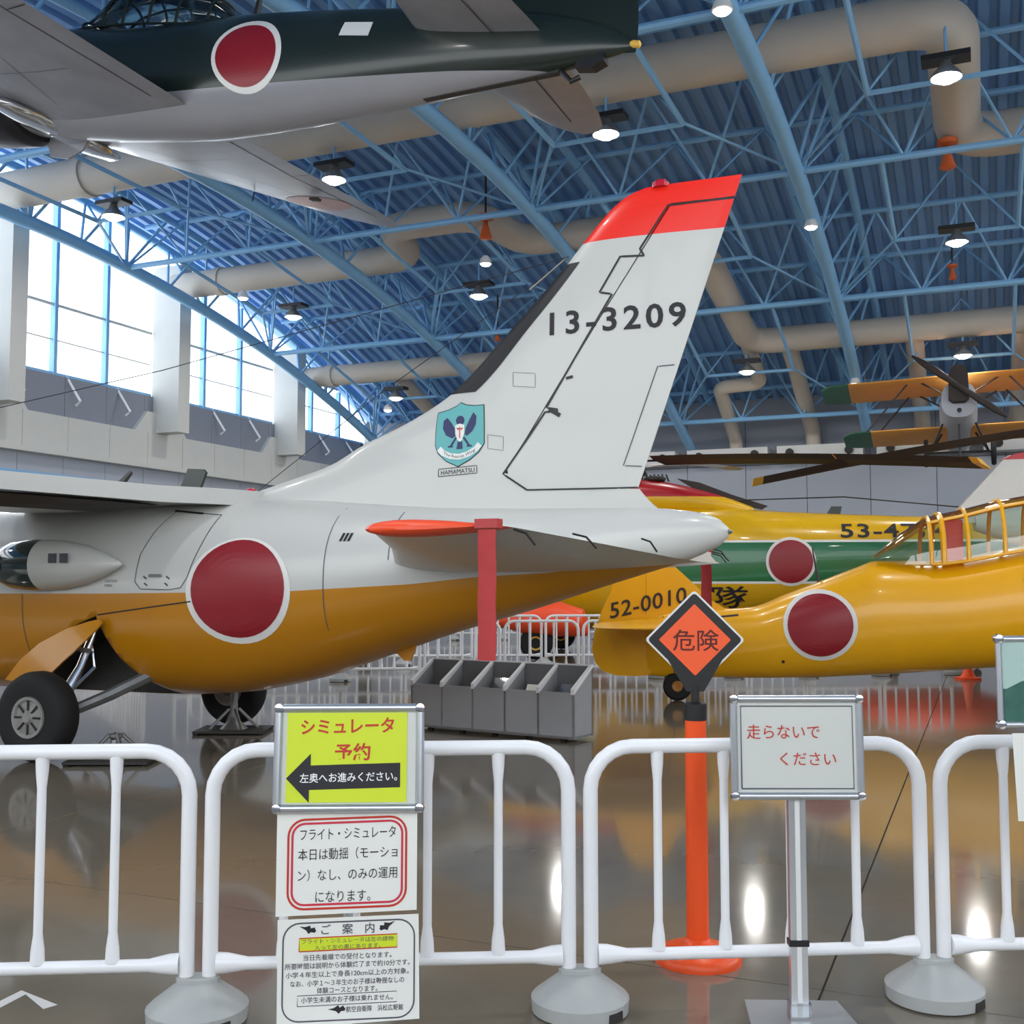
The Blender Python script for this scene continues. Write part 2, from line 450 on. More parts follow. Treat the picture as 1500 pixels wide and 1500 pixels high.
# far wall: panels with seams, upper dark band, duct boxes
wf = MB(); bbx(wf, A_FAR + 0.05, A_FAR + 0.3, T_LEFT - 0.3, T_RIGHT, 0, 6.55)
wall_back = struct(wf.build('wall_back', 'joint'))
seams = [-6.06 + 1.67 * k for k in range(-8, 12)]; seams = [s for s in seams if T_LEFT < s < T_RIGHT]
for s0, s1 in zip([T_LEFT] + seams, seams + [T_RIGHT]):
    bbx(MB(), A_FAR, A_FAR + 0.06, s0 + 0.008, s1 - 0.008, 0.0, 4.6).build('wall_panel', 'wall_grey', wall_back)
    bbx(MB(), A_FAR + 0.02, A_FAR + 0.06, s0 + 0.008, s1 - 0.008, 4.62, 6.5).build('upper_wall_panel', 'wall_dark', wall_back)
def duct_box(t0):
    o = bbx(MB(), A_FAR - 0.55, A_FAR + 0.01, t0, t0 + 2.25, 4.68, 5.05).build('air_outlet_box', 'offwhite')
    for t in (t0 + 0.35, t0 + 1.9):
        p = MB(); p.tube([B(A_FAR - 0.552, t, 4.86), B(A_FAR - 0.62, t, 4.86)], 0.11, 16)
        p.build('outlet_nozzle', 'dark', o, smooth=True)
    return o
NUM = ['first', 'second', 'third', 'fourth', 'fifth', 'sixth', 'seventh', 'eighth']
for i, t in enumerate([-15.3, -12.75, -10.2, -7.6, -5.1, -2.5, 0.1, 2.7]):
    tag(duct_box(t), 'white air outlet box with round nozzles on the far wall, %s from the left' % NUM[i], 'air duct', 'outlet boxes along the far wall')
# left wall with ledge, columns and tall windows
COL = [6.1, 11.02, 15.94, 20.86, 25.77, 30.7]
wl = MB(); bbx(wl, A_NEAR, A_FAR + 0.2, T_LEFT - 0.25, T_LEFT - 0.05, 0, 5.75)
wall_left = struct(wl.build('wall_left', 'joint'))
for k in range(28):
    a0 = A_NEAR + k * 1.23
    if a0 + 1.23 > A_FAR + 0.1: break
    bbx(MB(), a0 + 0.006, a0 + 1.224, T_LEFT - 0.06, T_LEFT, 0, 4.0).build('wall_panel', 'wall_grey', wall_left)
    bbx(MB(), a0 + 0.006, a0 + 1.224, T_LEFT - 0.06, T_LEFT + 0.12, 4.1, 4.86).build('ledge_panel', 'wall_cream', wall_left)
    bbx(MB(), a0 + 0.006, a0 + 1.224, T_LEFT - 0.06, T_LEFT, 4.88, 5.74).build('sill_panel', 'wall_dark', wall_left)
bbx(MB(), A_NEAR, A_FAR, T_LEFT - 0.06, T_LEFT + 0.22, 4.0, 4.09).build('ledge_lip', 'wall_cream', wall_left)
bbx(MB(), A_NEAR, A_FAR, T_LEFT - 0.05, T_LEFT + 0.03, 3.45, 3.62).build('wall_rail', 'blue', wall_left)
for i, a in enumerate(COL):
    m_ = MB(); h = min(zb(a) + 1.0, 8.9)
    bbx(m_, a - 0.2, a + 0.2, T_LEFT - 0.05, T_LEFT + 0.75, 4.87, h)
    o = struct(m_.build('trim_%d' % (i + 1), 'wall_cream'))
    m2 = MB(); q = [(a - 0.9, 4.86), (a + 0.9, 4.86), (a + 0.5, 5.35), (a - 0.5, 5.35)]
    vs = [B(x, t, z) for t in (T_LEFT - 0.02, T_LEFT + 0.1) for x, z in q]
    m2.add(vs, [(0, 1, 2, 3), (7, 6, 5, 4), (0, 4, 5, 1), (1, 5, 6, 2), (2, 6, 7, 3), (3, 7, 4, 0)]); m2.build('column_foot', 'wall_cream', o)
for i, (a0, a1) in enumerate(zip(COL[:-1], COL[1:])):
    x0, x1 = a0 + 0.2, a1 - 0.2; d = (x1 - x0) / 3; top = max(zb(x0), zb(x1)) + 1.35
    zt = [zb(x) + DECK - 0.05 for x in (x0, x0 + d, x0 + 2 * d, x1)]
    f = MB()
    for q in (1, 2): bbx(f, x0 + q * d - 0.045, x0 + q * d + 0.045, T_LEFT - 0.16, T_LEFT - 0.02, 5.75, zt[q])
    bbx(f, x0, x1, T_LEFT - 0.14, T_LEFT - 0.06, 5.75, 5.81)
    win = struct(f.build('window_%d' % (i + 1), 'blue'))
    bbx(MB(), x0, x1, T_LEFT - 0.12, T_LEFT - 0.06, 7.24, 7.3).build('window_rail', 'wall_cream', win)
    bbx(MB(), x0, x1, T_LEFT - 0.12, T_LEFT - 0.08, 6.5, 6.525).build('window_rail', 'wall_cream', win)
    for q in range(3):
        p = MB(); aa, ab = x0 + q * d + 0.06, x0 + (q + 1) * d - 0.06
        p.add([B(aa, T_LEFT - 0.1, 5.8), B(ab, T_LEFT - 0.1, 5.8), B(ab, T_LEFT - 0.1, zt[q + 1]), B(aa, T_LEFT - 0.1, zt[q])], [(0, 1, 2, 3)])
        p.build('pane', 'pane', win)
        b = MB(); b.tube([B(aa + 0.3, T_LEFT - 0.05, 5.75), B(aa + 0.3, T_LEFT + 0.35, 5.2), B(aa + 0.3, T_LEFT + 0.22, 5.12)], 0.03, 6); b.build('window_bracket', 'white', win)

# unseen walls added behind and right of the camera, height set for sky light
wn = MB(); bbx(wn, A_NEAR - 0.25, A_NEAR, T_LEFT - 0.3, T_RIGHT + 0.25, 0, 2.0); struct(wn.build('wall_front', 'wall_grey'))
wr = MB(); bbx(wr, A_NEAR, A_FAR + 0.3, T_RIGHT, T_RIGHT + 0.25, 0, 4.6); struct(wr.build('wall_right', 'wall_grey'))
# roof trusses: arches along a, secondary trusses along t
def pipe(name, pts, r, m, parent, n=10): return MB().tube(pts, r, n).build(name, m, parent, smooth=True)
TR = [-17.0, -12.3, -7.52, -2.7, 2.1, 6.9, 11.7]
TW = ['beside the tall windows', 'second from the windows', 'passing behind the white tail fin', 'on the right, with small lamps along it', 'off to the right edge', 'sixth from the windows', 'seventh from the windows']
SEC = [2.4, 7.8, 13.2, 18.5, 23.8, 29.2]
for t, w in zip(TR, TW):
    if t > 8: continue
    th = thing('arch_truss', 'blue tubular steel arch truss ' + w, 'roof truss', 'arched roof trusses', loc=B(0, t, 0))
    o = B(0, t, 0); L = lambda a, dt, z: B(a, t + dt, z) - o
    aa = np.linspace(A_NEAR, 30.6, 40)
    pipe('bottom_chord', [L(a, 0, zb(a)) for a in aa], 0.135, 'blue', th, 14)
    for s in (-0.55, 0.55): pipe('top_chord', [L(a, s, zb(a) + 1.25) for a in aa], 0.085, 'blue', th, 10)
    base = None
    for k, a in enumerate(np.arange(6.5, 30.2, 1.33)):
        for s in (-0.55, 0.55): pipe('web_bar', [L(a, 0, zb(a)), L(a + 0.66, s, zb(a + 0.66) + 1.25)], 0.032, 'blue', th, 6)
        if k % 2 == 0:
            for s in (-0.55, 0.55): pipe('web_bar', [L(a + 1.33, 0, zb(a + 1.33)), L(a + 0.66, s, zb(a + 0.66) + 1.25)], 0.032, 'blue', th, 6)
SW = ['nearest overhead', 'second nearest overhead', 'under the near beige duct', 'crossing above the red fin tip', 'crossing behind the tail number', 'closest to the far wall']
for a, w in zip(SEC, SW):
    if a < 7: continue
    th = thing('cross_truss', 'light blue cross truss of thin steel bars ' + w, 'roof truss', 'cross trusses between the arches', loc=B(a, 0, 0))
    o = B(a, 0, 0); L = lambda da, t, z: B(a + da, t, z) - o
    z0 = zb(a)
    pipe('bottom_chord', [L(0, -17.0, z0), L(0, 7.0, z0)], 0.062, 'blue', th, 8)
    for da in (-0.9, 0.9): pipe('top_chord', [L(da, -17.3, zb(a + da) + 1.3), L(da, 7.0, zb(a + da) + 1.3)], 0.06, 'blue', th, 8)
    t = -17.0
    while t < 5.5:
        for da in (-0.9, 0.9):
            pipe('web_bar', [L(0, t, z0), L(da, t + 0.8, zb(a + da) + 1.3)], 0.026, 'blue', th, 5)
            pipe('web_bar', [L(0, t + 1.6, z0), L(da, t + 0.8, zb(a + da) + 1.3)], 0.026, 'blue', th, 5)
        t += 1.6
# purlins right under the deck and long diagonal rods
for i, a in enumerate([10.5, 15.85, 21.2, 26.5]):
    th = thing('purlin_frame', 'thin blue purlin with lamp hanger frames, %s from the far wall' % ['fourth', 'third', 'second', 'first'][i], 'roof truss', 'purlins carrying the lamps', loc=B(a, 0, 0))
    o = B(a, 0, 0); L = lambda da, t, z: B(a + da, t, z) - o
    pipe('purlin', [L(0, -17.3, zb(a) + 1.38), L(0, 7, zb(a) + 1.38)], 0.07, 'blue', th, 6)
    for t0, t1 in zip(TR[:-2], TR[1:-1]):
        m0, m1 = t0 + 1.35, t1 - 1.35; a0, a1 = -2.65, 0.35
        for m in (m0, m1): pipe('hanger_bar', [L(a0, m, zb(a + a0) + 0.02), L(a1, m, zb(a + a1) - 0.02)], 0.042, 'blue', th, 6)
        pipe('hanger_bar', [L(a1, m0, zb(a + a1) - 0.02), L(a1, m1, zb(a + a1) - 0.02)], 0.042, 'blue', th, 6)
        for (s0, s1) in ((t0, m0), (t1, m1)):
            pipe('brace_rod', [L(a1, s1, zb(a + a1)), L(2.6, s0, zb(a + 2.6))], 0.026, 'blue', th, 5)
        for m in (m0, m1): pipe('brace_rod', [L(a1, m, zb(a + a1)), L(a1 + 0.3, (m0 + m1) / 2, zb(a + a1) + 1.4)], 0.024, 'blue', th, 5)
# ducts
def duct(name, label, segs):
    th = thing(name, label, 'air duct', None, loc=segs[0][0][0])
    o = segs[0][0][0]
    for pts, r, nm in segs: pipe(nm, [p - o for p in pts], r, 'beige_duct', th, 18)
def rnd(pts, r=0.5, n=6):
    P = [Vector(p) for p in pts]; out = [P[0]]
    for i in range(1, len(P) - 1):
        a = (P[i - 1] - P[i]); b = (P[i + 1] - P[i]); d = min(r, a.length / 2, b.length / 2); p0 = P[i] + a.normalized() * d; p1 = P[i] + b.normalized() * d
        for k in range(n + 1):
            u = k / n; out.append(p0 * (1 - u) ** 2 + P[i] * 2 * u * (1 - u) + p1 * u * u)
    return out + [P[-1]]
def dz(a, o=0.6): return zb(a) + o
duct('ceiling_duct', 'large beige round duct running across under the near roof behind the grey fighter', [(rnd([B(15.6, -17.6, dz(15.6)), B(15.6, -0.2, dz(15.6)), B(19.4, -0.2, dz(19.4)), B(19.4, 8, dz(19.4))], 0.7), 0.36, 'duct_run'), ([B(15.6, -15.45, dz(15.6)), B(15.6, -15.25, dz(15.6))], 0.4, 'duct_collar')])
duct('ceiling_duct', 'beige round duct with a double bend behind the far wing tip of the grey fighter', [(rnd([B(20.8, -17.6, dz(20.8, .5)), B(20.8, -11.2, dz(20.8, .5)), B(19.4, -11.0, dz(19.4, .5)), B(19.4, -9.0, dz(19.4, .5)), B(20.8, -8.6, dz(20.8, .5)), B(20.8, -6.2, dz(20.8, .5)), B(22.2, -5.1, dz(22.2, .4)), B(26.2, -5.0, dz(26.2, .4)), B(26.2, 8, dz(26.2, .4))], 0.55), 0.3, 'duct_run'), ([B(20.8, -16.4, dz(20.8, .5)), B(20.8, -16.2, dz(20.8, .5))], 0.33, 'duct_collar')])
duct('ceiling_duct', 'beige round duct left of the fin near the far wall', [(rnd([B(26.0, -17.6, dz(26, .35)), B(26.0, -11, dz(26, .35)), B(29.0, -11, dz(29, .35))], 0.5), 0.28, 'duct_run'), ([B(26.0, -16.6, dz(26, .35)), B(26.0, -16.4, dz(26, .35))], 0.32, 'duct_collar')])
for i, (t, w) in enumerate([(-14.6, 'left of the fin behind two small lamps'), (-4.1, 'behind the upper biplane wing end'), (-1.3, 'behind the biplane between wing and propeller'), (0.95, 'right of the biplane propeller')]):
    duct('drop_duct', 'beige duct slanting to the far wall ' + w, [(rnd([B(26.3, t, dz(26.3, .4)), B(30.6, t - .05, zb(30.6) + .35), B(30.72, t - .05, 5.0)], 0.3), 0.2, 'duct_run')])
duct('drop_duct', 'thin beige stepped duct beside the trailing edge of the white fin', [(rnd([B(26.0, -5.0, dz(26, .3)), B(27.9, -5.05, dz(27.9, .25)), B(27.9, -6.1, dz(27.9, .2)), B(30.6, -6.25, zb(30.6) + .2), B(30.7, -6.25, 5.0)], 0.25), 0.18, 'duct_run')])

# lamps
def lamp_big(a, t, label):
    z = zb(a) - 0.32; th = thing('high_bay_lamp', label, 'ceiling lamp', 'high bay lamps under the roof', loc=B(a, t, z), rz=-ANG)
    MB().box((0, 0, 0.27), (0.62, 0.3, 0.07)).build('lamp_housing', 'black', th)
    MB().lathe([(0.06, 0.24), (0.09, 0.16), (0.19, 0.05), (0.21, 0.0), (0.2, 0.0), (0.17, 0.05), (0.05, 0.2)], 20).build('reflector', 'alu', th, smooth=True)
    MB().lathe([(0.0, -0.07), (0.09, -0.055), (0.16, -0.01), (0.17, 0.03)], 20).build('lamp_lens', 'lampglow', th, smooth=True)
    MB().tube([(0, 0, 0.3), (0, 0, 0.75)], 0.02, 6).build('hanger_rod', 'blue', th)
    ld = bpy.data.lights.new('lamp_light', 'AREA'); ld.shape = 'DISK'; ld.size = 0.34; ld.energy = LAMP_W; ld.color = (1, 0.97, 0.93)
    lo = bpy.data.objects.new('lamp_light', ld); C.objects.link(lo); lo.parent = th; lo.location = (0, 0, -0.09)
def lamp_small(a, t, label):
    z = zb(a) - 0.24; th = thing('round_lamp', label, 'ceiling lamp', 'small lamps on the trusses', loc=B(a, t, z), rz=-ANG)
    MB().lathe([(0.05, 0.16), (0.1, 0.1), (0.13, 0.0), (0.12, -0.01)], 16).build('lamp_housing', 'offwhite', th, smooth=True)
    MB().lathe([(0.0, -0.06), (0.08, -0.04), (0.115, 0.0)], 16).build('lamp_lens', 'lampglow', th, smooth=True)
num = ['first', 'second', 'third', 'fourth', 'fifth', 'sixth']
for ai, (a, w) in enumerate([(4.9, 'overhead row'), (10.2, 'second overhead row'), (15.5, 'row by the fin tip'), (21.3, 'middle row'), (26.2, 'row nearest the far wall')]):
    for k, t in enumerate([-14.6, -9.85, -5.06, -0.28, 4.5]):
        lamp_big(a, t, 'high bay lamp, %s from the windows in the %s' % (num[k], w))
for a, t, w in [(12.67, -2.68, 'at the top of the picture on the right arch'), (20.15, -2.7, 'halfway along the right arch'), (27.3, -2.7, 'above the end of the upper biplane wing'), (20.0, -9.1, 'beside the hanging orange horn'), (20.2, -15.2, 'above the second wall column'), (27.0, -15.3, 'just left of the shield emblem')]:
    lamp_small(a, t, 'small round lamp ' + w)
# orange horns hanging from the roof
def horn(a, t, w, s=0.8):
    z = zb(a) + 0.1; th = thing('orange_horn', 'small orange horn device hanging from the roof ' + w, 'horn', 'orange horns under the roof', loc=B(a, t, z))
    MB().lathe([(0.05 * s, 0), (0.07 * s, -0.12 * s), (0.16 * s, -0.42 * s), (0.13 * s, -0.44 * s)], 14).build('horn_bell', 'hornorange', th, smooth=True)
    MB().lathe([(0.04 * s, 0.2 * s), (0.2 * s, 0.14 * s), (0.2 * s, 0.05 * s), (0.05 * s, 0.0)], 14).build('horn_driver', 'hornorange', th, smooth=True)
    MB().tube([(0, 0, 0.15), (0, 0, 0.9)], 0.02, 6).build('hanger_rod', 'dark', th)
horn(18.9, -8.6, 'left of the fin tip'); horn(18.6, -0.35, 'at the right under the bent duct'); horn(24.0, -10.6, 'far off left of the fin', 0.5); horn(23.2, -0.4, 'far off at the right', 0.5)
#PART2
# ------------------------------------------------------------------ white and ochre twin-engined rescue plane
def pose(loc, yaw, pitch=0.0, roll=0.0):
    return Matrix.Translation(Vector(loc)) @ Matrix.Rotation(yaw, 4, 'Z') @ Matrix.Rotation(pitch, 4, 'Y') @ Matrix.Rotation(roll, 4, 'X')
mu = thing('rescue_plane', 'white and ochre propeller plane with red roundel and tail number 13-3209', 'airplane', mtx=pose((1.424, 7.35, 0), rad(180 - 22.3)))
mh = Hull([(-0.02, 1.655, 1.60, .015), (0.0, 1.68, 1.57, .05), (0.08, 1.735, 1.52, .10), (.25, 1.775, 1.445, .16), (.5, 1.80, 1.37, .215), (.9, 1.81, 1.25, .30), (1.4, 1.82, 1.095, .39), (2.0, 1.84, .925, .50), (2.6, 1.885, .73, .61), (3.2, 1.93, .545, .70), (3.8, 1.965, .435, .76), (4.5, 1.99, .40, .79), (8.0, 1.99, .40, .79), (9.2, 1.86, .46, .68), (10.1, 1.55, .62, .40), (10.5, 1.25, .95, .08)], 2.3)
hull_o = mh.mesh(0.06, 72).build('fuselage', ['mu_hull', 'dark'], mu, smooth=True, angle=60)
# wheel bay cut out of the hull
cut = MB().prism([(4.62, 1.04), (4.56, .9), (4.47, .72), (4.36, .57), (4.22, .42), (4.15, .2), (5.35, .2), (5.32, .5), (5.2, .68), (5.02, .85), (4.8, .98)], 0.22, 1.3, 'y').build('cut', 'dark')
cut.data.materials.clear(); cut.data.materials.append(M['mu_hull']); cut.data.materials.append(M['dark'])
for p in cut.data.polygons: p.material_index = 1
cut.parent = mu
def boolean_cut(o, c):
    md = o.modifiers.new('b', 'BOOLEAN'); md.object = c; md.operation = 'DIFFERENCE'; md.solver = 'EXACT'
    bpy.context.view_layer.update()
    dg = bpy.context.evaluated_depsgraph_get(); me = bpy.data.meshes.new_from_object(o.evaluated_get(dg))
    o.modifiers.clear(); old = o.data; o.data = me; bpy.data.meshes.remove(old); bpy.data.objects.remove(c)
boolean_cut(hull_o, cut)
# fin, analytic surface
fle = pchip([1.60, 1.94, 1.98, 2.11, 2.2, 2.35, 2.46, 2.58, 2.68, 3.1, 3.56, 3.69, 3.76, 3.86, 3.95, 4.01, 4.05], [4.2, 3.95, 3.84, 3.36, 3.05, 2.75, 2.46, 2.2, 2.03, 1.57, 1.11, 1.0, .935, .84, .74, .64, .50])
fte = lambda z: .6 - (z - 1.94) * .352
def fin_y(s, z):
    z = min(max(z, 1.6), 4.05); le, te = fle(z), fte(z); c = le - te; t = min(max((le - s) / c, 0), 1)
    th = min(.075, .055 * c) * (1.0 if z < 3.8 else max(.15, math.sqrt(max(0, 1 - ((z - 3.8) / .26) ** 2))))
    if z < 2.3: th = th + (2.3 - z) * .11
    return max(.006, airfoil(t) * th * .98)
def fin_mesh(zs, x0, x1, n=22):
    mb = MB(); L, Rr = [], []
    for z in zs:
        a, b = x0(z), x1(z); row = []
        for k in range(n + 1):
            u = k / n; u = u * u if abs(a - fle(z)) < 1e-6 else u; row.append(a + (b - a) * u)
        L.append([(s, fin_y(s, z), z) for s in row]); Rr.append([(s, -fin_y(s, z), z) for s in row])
    mb.grid(L); mb.grid(Rr)
    for i in (0, -1): mb.grid([[r[i] for r in L], [r[i] for r in Rr]]); mb.grid([L[i], Rr[i]])
    return mb
hinge = lambda z: 1.58 - (z - 2.07) * .676
fz = list(np.linspace(1.60, 2.7, 24)) + list(np.linspace(2.75, 3.7, 14)) + list(np.linspace(3.73, 4.045, 14))
f_end = lambda z: fte(z) + .0 if z > 3.9 else (hinge(z) if z > 2.07 else (1.4 if z > 1.945 else pchip([1.6, 1.78, 1.85, 1.945], [.30, .44, .52, .60])(z)))
fin = fin_mesh([z for z in fz if z <= 3.9], lambda z: fle(z), f_end).build('fin', 'mu_fin', mu, smooth=True)
tipz = [3.9] + [z for z in fz if z > 3.9]
fin_mesh(tipz, lambda z: fle(z), fte).build('fin_tip', 'mu_fin', mu, smooth=True)
rz_ = [1.95, 2.0, 2.06, 2.1] + list(np.linspace(2.2, 3.885, 22))
rud = fin_mesh(rz_, lambda z: (hinge(z) if z > 2.07 else 1.4 + (z - 1.95) * 1.4) - .012, fte).build('rudder', 'mu_fin', mu, smooth=True)
def fdec(name, m, v, f, off=.004): return decal(fin_y, v, f, name, m, mu, off)
fdec('hinge_gap', 'black', *strip2([(1.40, 1.95), (1.58, 2.07), (1.26, 2.50), (1.17, 2.50), (1.17, 2.515), (1.25, 2.53), (.76, 3.30), (.85, 3.32), (.70, 3.56), (.53, 3.55), (.56, 3.60), (.36, 3.885), (-.09, 3.895)], .014))
fdec('hinge_gap', 'black', *strip2([(1.40, 1.95), (.6, 1.945)], .012))
fdec('trim_tab_gap', 'ink_grey', *strip2([(.335, 2.78), (.45, 2.775), (.70, 2.10), (.57, 2.09)], .007))
fdec('hinge_arm', 'black', *strip2([(1.23, 2.52), (1.15, 2.47)], .03)); fdec('hinge_arm', 'black', *strip2([(1.1, 2.73), (1.05, 2.74)], .02))
# black de-icing boot along the leading edge
bt = MB(); rowsL = []
zs = np.linspace(2.68, 3.56, 26)
for z in zs:
    w = .23 - (z - 2.68) / .88 * .12; rowsL.append([(fle(z) - w * (k / 8) ** 2 + (0.003 if k == 0 else 0), fin_y(fle(z) - w * (k / 8) ** 2, z) + .003, z) for k in range(9)])
bt.grid(rowsL); bt.grid([[(p[0], -p[1], p[2]) for p in r] for r in rowsL]); bt.grid([[(r[0][0], -.009, r[0][2]), r[0]] for r in rowsL])
lab(bt.build('deicing_boot', 'black', mu, smooth=True), 'black rubber strip along the leading edge')
def port_text(body, s_left, s_right, z0, z1, bold=.0, space=1.0, slope=0.0):
    v, f = fit_text(body, abs(s_left - s_right), z1 - z0, bold, space); sc = (s_left + s_right) / 2; zc = (z0 + z1) / 2
    return [(sc - p[0], zc + p[1] + slope * p[0]) for p in v], f
decal_pieces(fin_y, *port_text('13-3209', 1.22, .25, 3.04, 3.21, .02, 1.25), 'tail_digit', 'ink', mu, .004, 1, 'black tail number digit')
# shield emblem
sh = [(2.10, 2.54), (2.02, 2.555), (1.95, 2.58), (1.915, 2.605), (1.87, 2.585), (1.80, 2.575), (1.73, 2.577), (1.728, 2.45), (1.73, 2.30), (1.77, 2.24), (1.84, 2.185), (1.93, 2.14), (2.02, 2.18), (2.09, 2.24), (2.115, 2.30), (2.11, 2.42)]
def poly(v): return v, [tuple(range(len(v)))]
def scale_about(v, k, c): return [(c[0] + (p[0] - c[0]) * k, c[1] + (p[1] - c[1]) * k) for p in v]
cen = (1.92, 2.37)
def ringpoly(v, c, nr=7, sub=3):
    P = []
    for a, b in zip(v, v[1:] + v[:1]): P += [(a[0] + (b[0] - a[0]) * k / sub, a[1] + (b[1] - a[1]) * k / sub) for k in range(sub)]
    n = len(P); vs = [c] + [(c[0] + (p[0] - c[0]) * i / nr, c[1] + (p[1] - c[1]) * i / nr) for i in range(1, nr + 1) for p in P]
    fs = [(0, 1 + j, 1 + (j + 1) % n) for j in range(n)] + [(1 + i * n + j, 1 + (i + 1) * n + j, 1 + (i + 1) * n + (j + 1) % n, 1 + i * n + (j + 1) % n) for i in range(nr - 1) for j in range(n)]
    return vs, fs
em = lab(fdec('emblem', 'ink', *ringpoly(scale_about(sh, 1.03, cen), cen), off=.004), 'teal shield emblem with a navy bird and banner')
def edec(name, m, v, f, off): return decal(fin_y, v, f, name, m, em, off)
edec('shield', 'teal', *ringpoly(sh, cen), .006)
bird = [[(2.02, 2.50), (2.05, 2.48), (2.055, 2.42), (2.03, 2.37), (1.98, 2.345), (1.955, 2.36), (1.96, 2.42), (1.985, 2.46)], [(1.81, 2.53), (1.785, 2.50), (1.79, 2.44), (1.82, 2.39), (1.86, 2.36), (1.88, 2.37), (1.87, 2.42), (1.84, 2.48)]]
for b in bird: edec('bird_wing', 'navy', *poly(b), .0075)
edec('bird_head', 'navy', *disc2(1.915, 2.475, .035, .035, 3, 16), .0075)
edec('bird_tail', 'navy', *poly([(1.935, 2.32), (1.9, 2.32), (1.895, 2.265), (1.945, 2.265)]), .0075)
for s in (-1, 1): edec('bird_leg', 'navy', *strip2([(1.918 + s * .03, 2.35), (1.918 + s * .075, 2.285)], .016, 2), .0075)
for s in (-1, 1): edec('bird_foot', 'navy', *strip2([(1.918 + s * .055, 2.285), (1.918 + s * .095, 2.285)], .012, 2), .0075)
edec('breast_shield', 'roundel_white', *poly([(1.955, 2.44), (1.918, 2.452), (1.88, 2.44), (1.882, 2.38), (1.9, 2.33), (1.918, 2.318), (1.937, 2.33), (1.953, 2.38)]), .009)
edec('breast_mark', 'red', *strip2([(1.94, 2.42), (1.93, 2.408), (1.918, 2.422), (1.906, 2.408), (1.895, 2.42)], .01, 2), .0105)
edec('breast_mark', 'red', *strip2([(1.918, 2.41), (1.918, 2.345)], .008, 2), .0105)
ban = [(2.085, 2.275), (2.05, 2.24), (1.99, 2.215), (1.92, 2.208), (1.85, 2.225), (1.79, 2.26), (1.76, 2.295)]
edec('banner', 'roundel_white', *strip2(ban, .042, 4), .0085)
v, f = fit_text('The Rescue Wing', .25, .03, .0); bw = []
for p in v:
    u = p[0] / .25; bw.append((1.92 - p[0], 2.208 + .2 * u * .08 + u * u * .16 + p[1]))
edec('banner_lettering', 'ink_grey', bw, f, .0105)
hm = lab(fdec('station_name', 'ink', *port_text('HAMAMATSU', 2.065, 1.80, 2.085, 2.118, .0, slope=0.05)), 'small lettering HAMAMATSU in a box')
fr = [(2.085, 2.067), (2.085, 2.122), (1.782, 2.139), (1.782, 2.084), (2.085, 2.067)]
decal(fin_y, *strip2(fr, .005), 'lettering_box', 'ink', hm, .004)
for (a, b, c, d) in ((1.50, 1.33, 2.80, 2.70), (1.70, 1.58, 2.36, 2.26)):
    fdec('access_panel', 'ink_grey', *strip2([(a, c), (b, c - .02), (b, d - .02), (a, d), (a, c)], .003))
# hull seams, door, roundel
def hdec(name, m, v, f, off=.004, parent=None): return decal(mh.y, v, f, name, m, parent or mu, off)
rnd_c = (3.39, 1.24)
lab(hdec('roundel_border', 'roundel_white', *disc2(3.385, 1.235, .42, .385), off=.004), 'white border of the roundel')
lab(hdec('roundel', 'roundel', *disc2(3.385, 1.25, .375, .355), off=.008), 'dark red roundel disc')
def ring_seam(s, z0, z1, w=.006): return strip2([(s, z0 + (z1 - z0) * k / 12) for k in range(13)], w, 1)
for s, z0, z1 in ((2.72, .95, 1.84), (5.35, .75, 1.2), (2.25, 1.45, 1.8)): hdec('skin_seam', 'ink_grey', *ring_seam(s, z0, z1))
dp = hdec('entry_door_gap', 'ink_grey', *strip2([(4.1, 1.84), (3.68, 1.80), (3.72, 1.6), (3.80, 1.33), (3.85, 1.255), (3.95, 1.24), (4.2, 1.245), (4.255, 1.30), (4.24, 1.5), (4.17, 1.7), (4.1, 1.84)], .006), .004)
hdec('door_top_gap', 'black', *strip2([(4.13, 1.845), (3.85, 1.815)], .014), .005)
hdec('door_handle', 'steel', *strip2([(4.13, 1.345), (4.02, 1.345)], .022), .012)
for s, z in ((4.18, 1.34), (3.98, 1.34), (4.17, 1.29), (3.99, 1.29)): hdec('door_stencil', 'ink_grey', *strip2([(s, z), (s - .03, z - .02)], .012, 1))
hdec('vent_slots', 'black', *poly([(2.62, 1.645), (2.6, 1.645), (2.615, 1.585), (2.635, 1.585)])); hdec('vent_slots', 'black', *poly([(2.59, 1.645), (2.57, 1.645), (2.585, 1.585), (2.605, 1.585)])); hdec('vent_slots', 'black', *poly([(2.56, 1.645), (2.54, 1.645), (2.555, 1.585), (2.575, 1.585)]))
hdec('gear_panel_seam', 'ink', *strip2([(4.60, 1.05), (3.76, 1.155)], .01)); hdec('stencil_text', 'ink_grey', *port_text('CAUTION', 4.53, 4.42, 1.295, 1.315), off=.005); hdec('stencil_text', 'ink_grey', *port_text('MISS', 4.53, 4.46, 1.262, 1.28), off=.005)
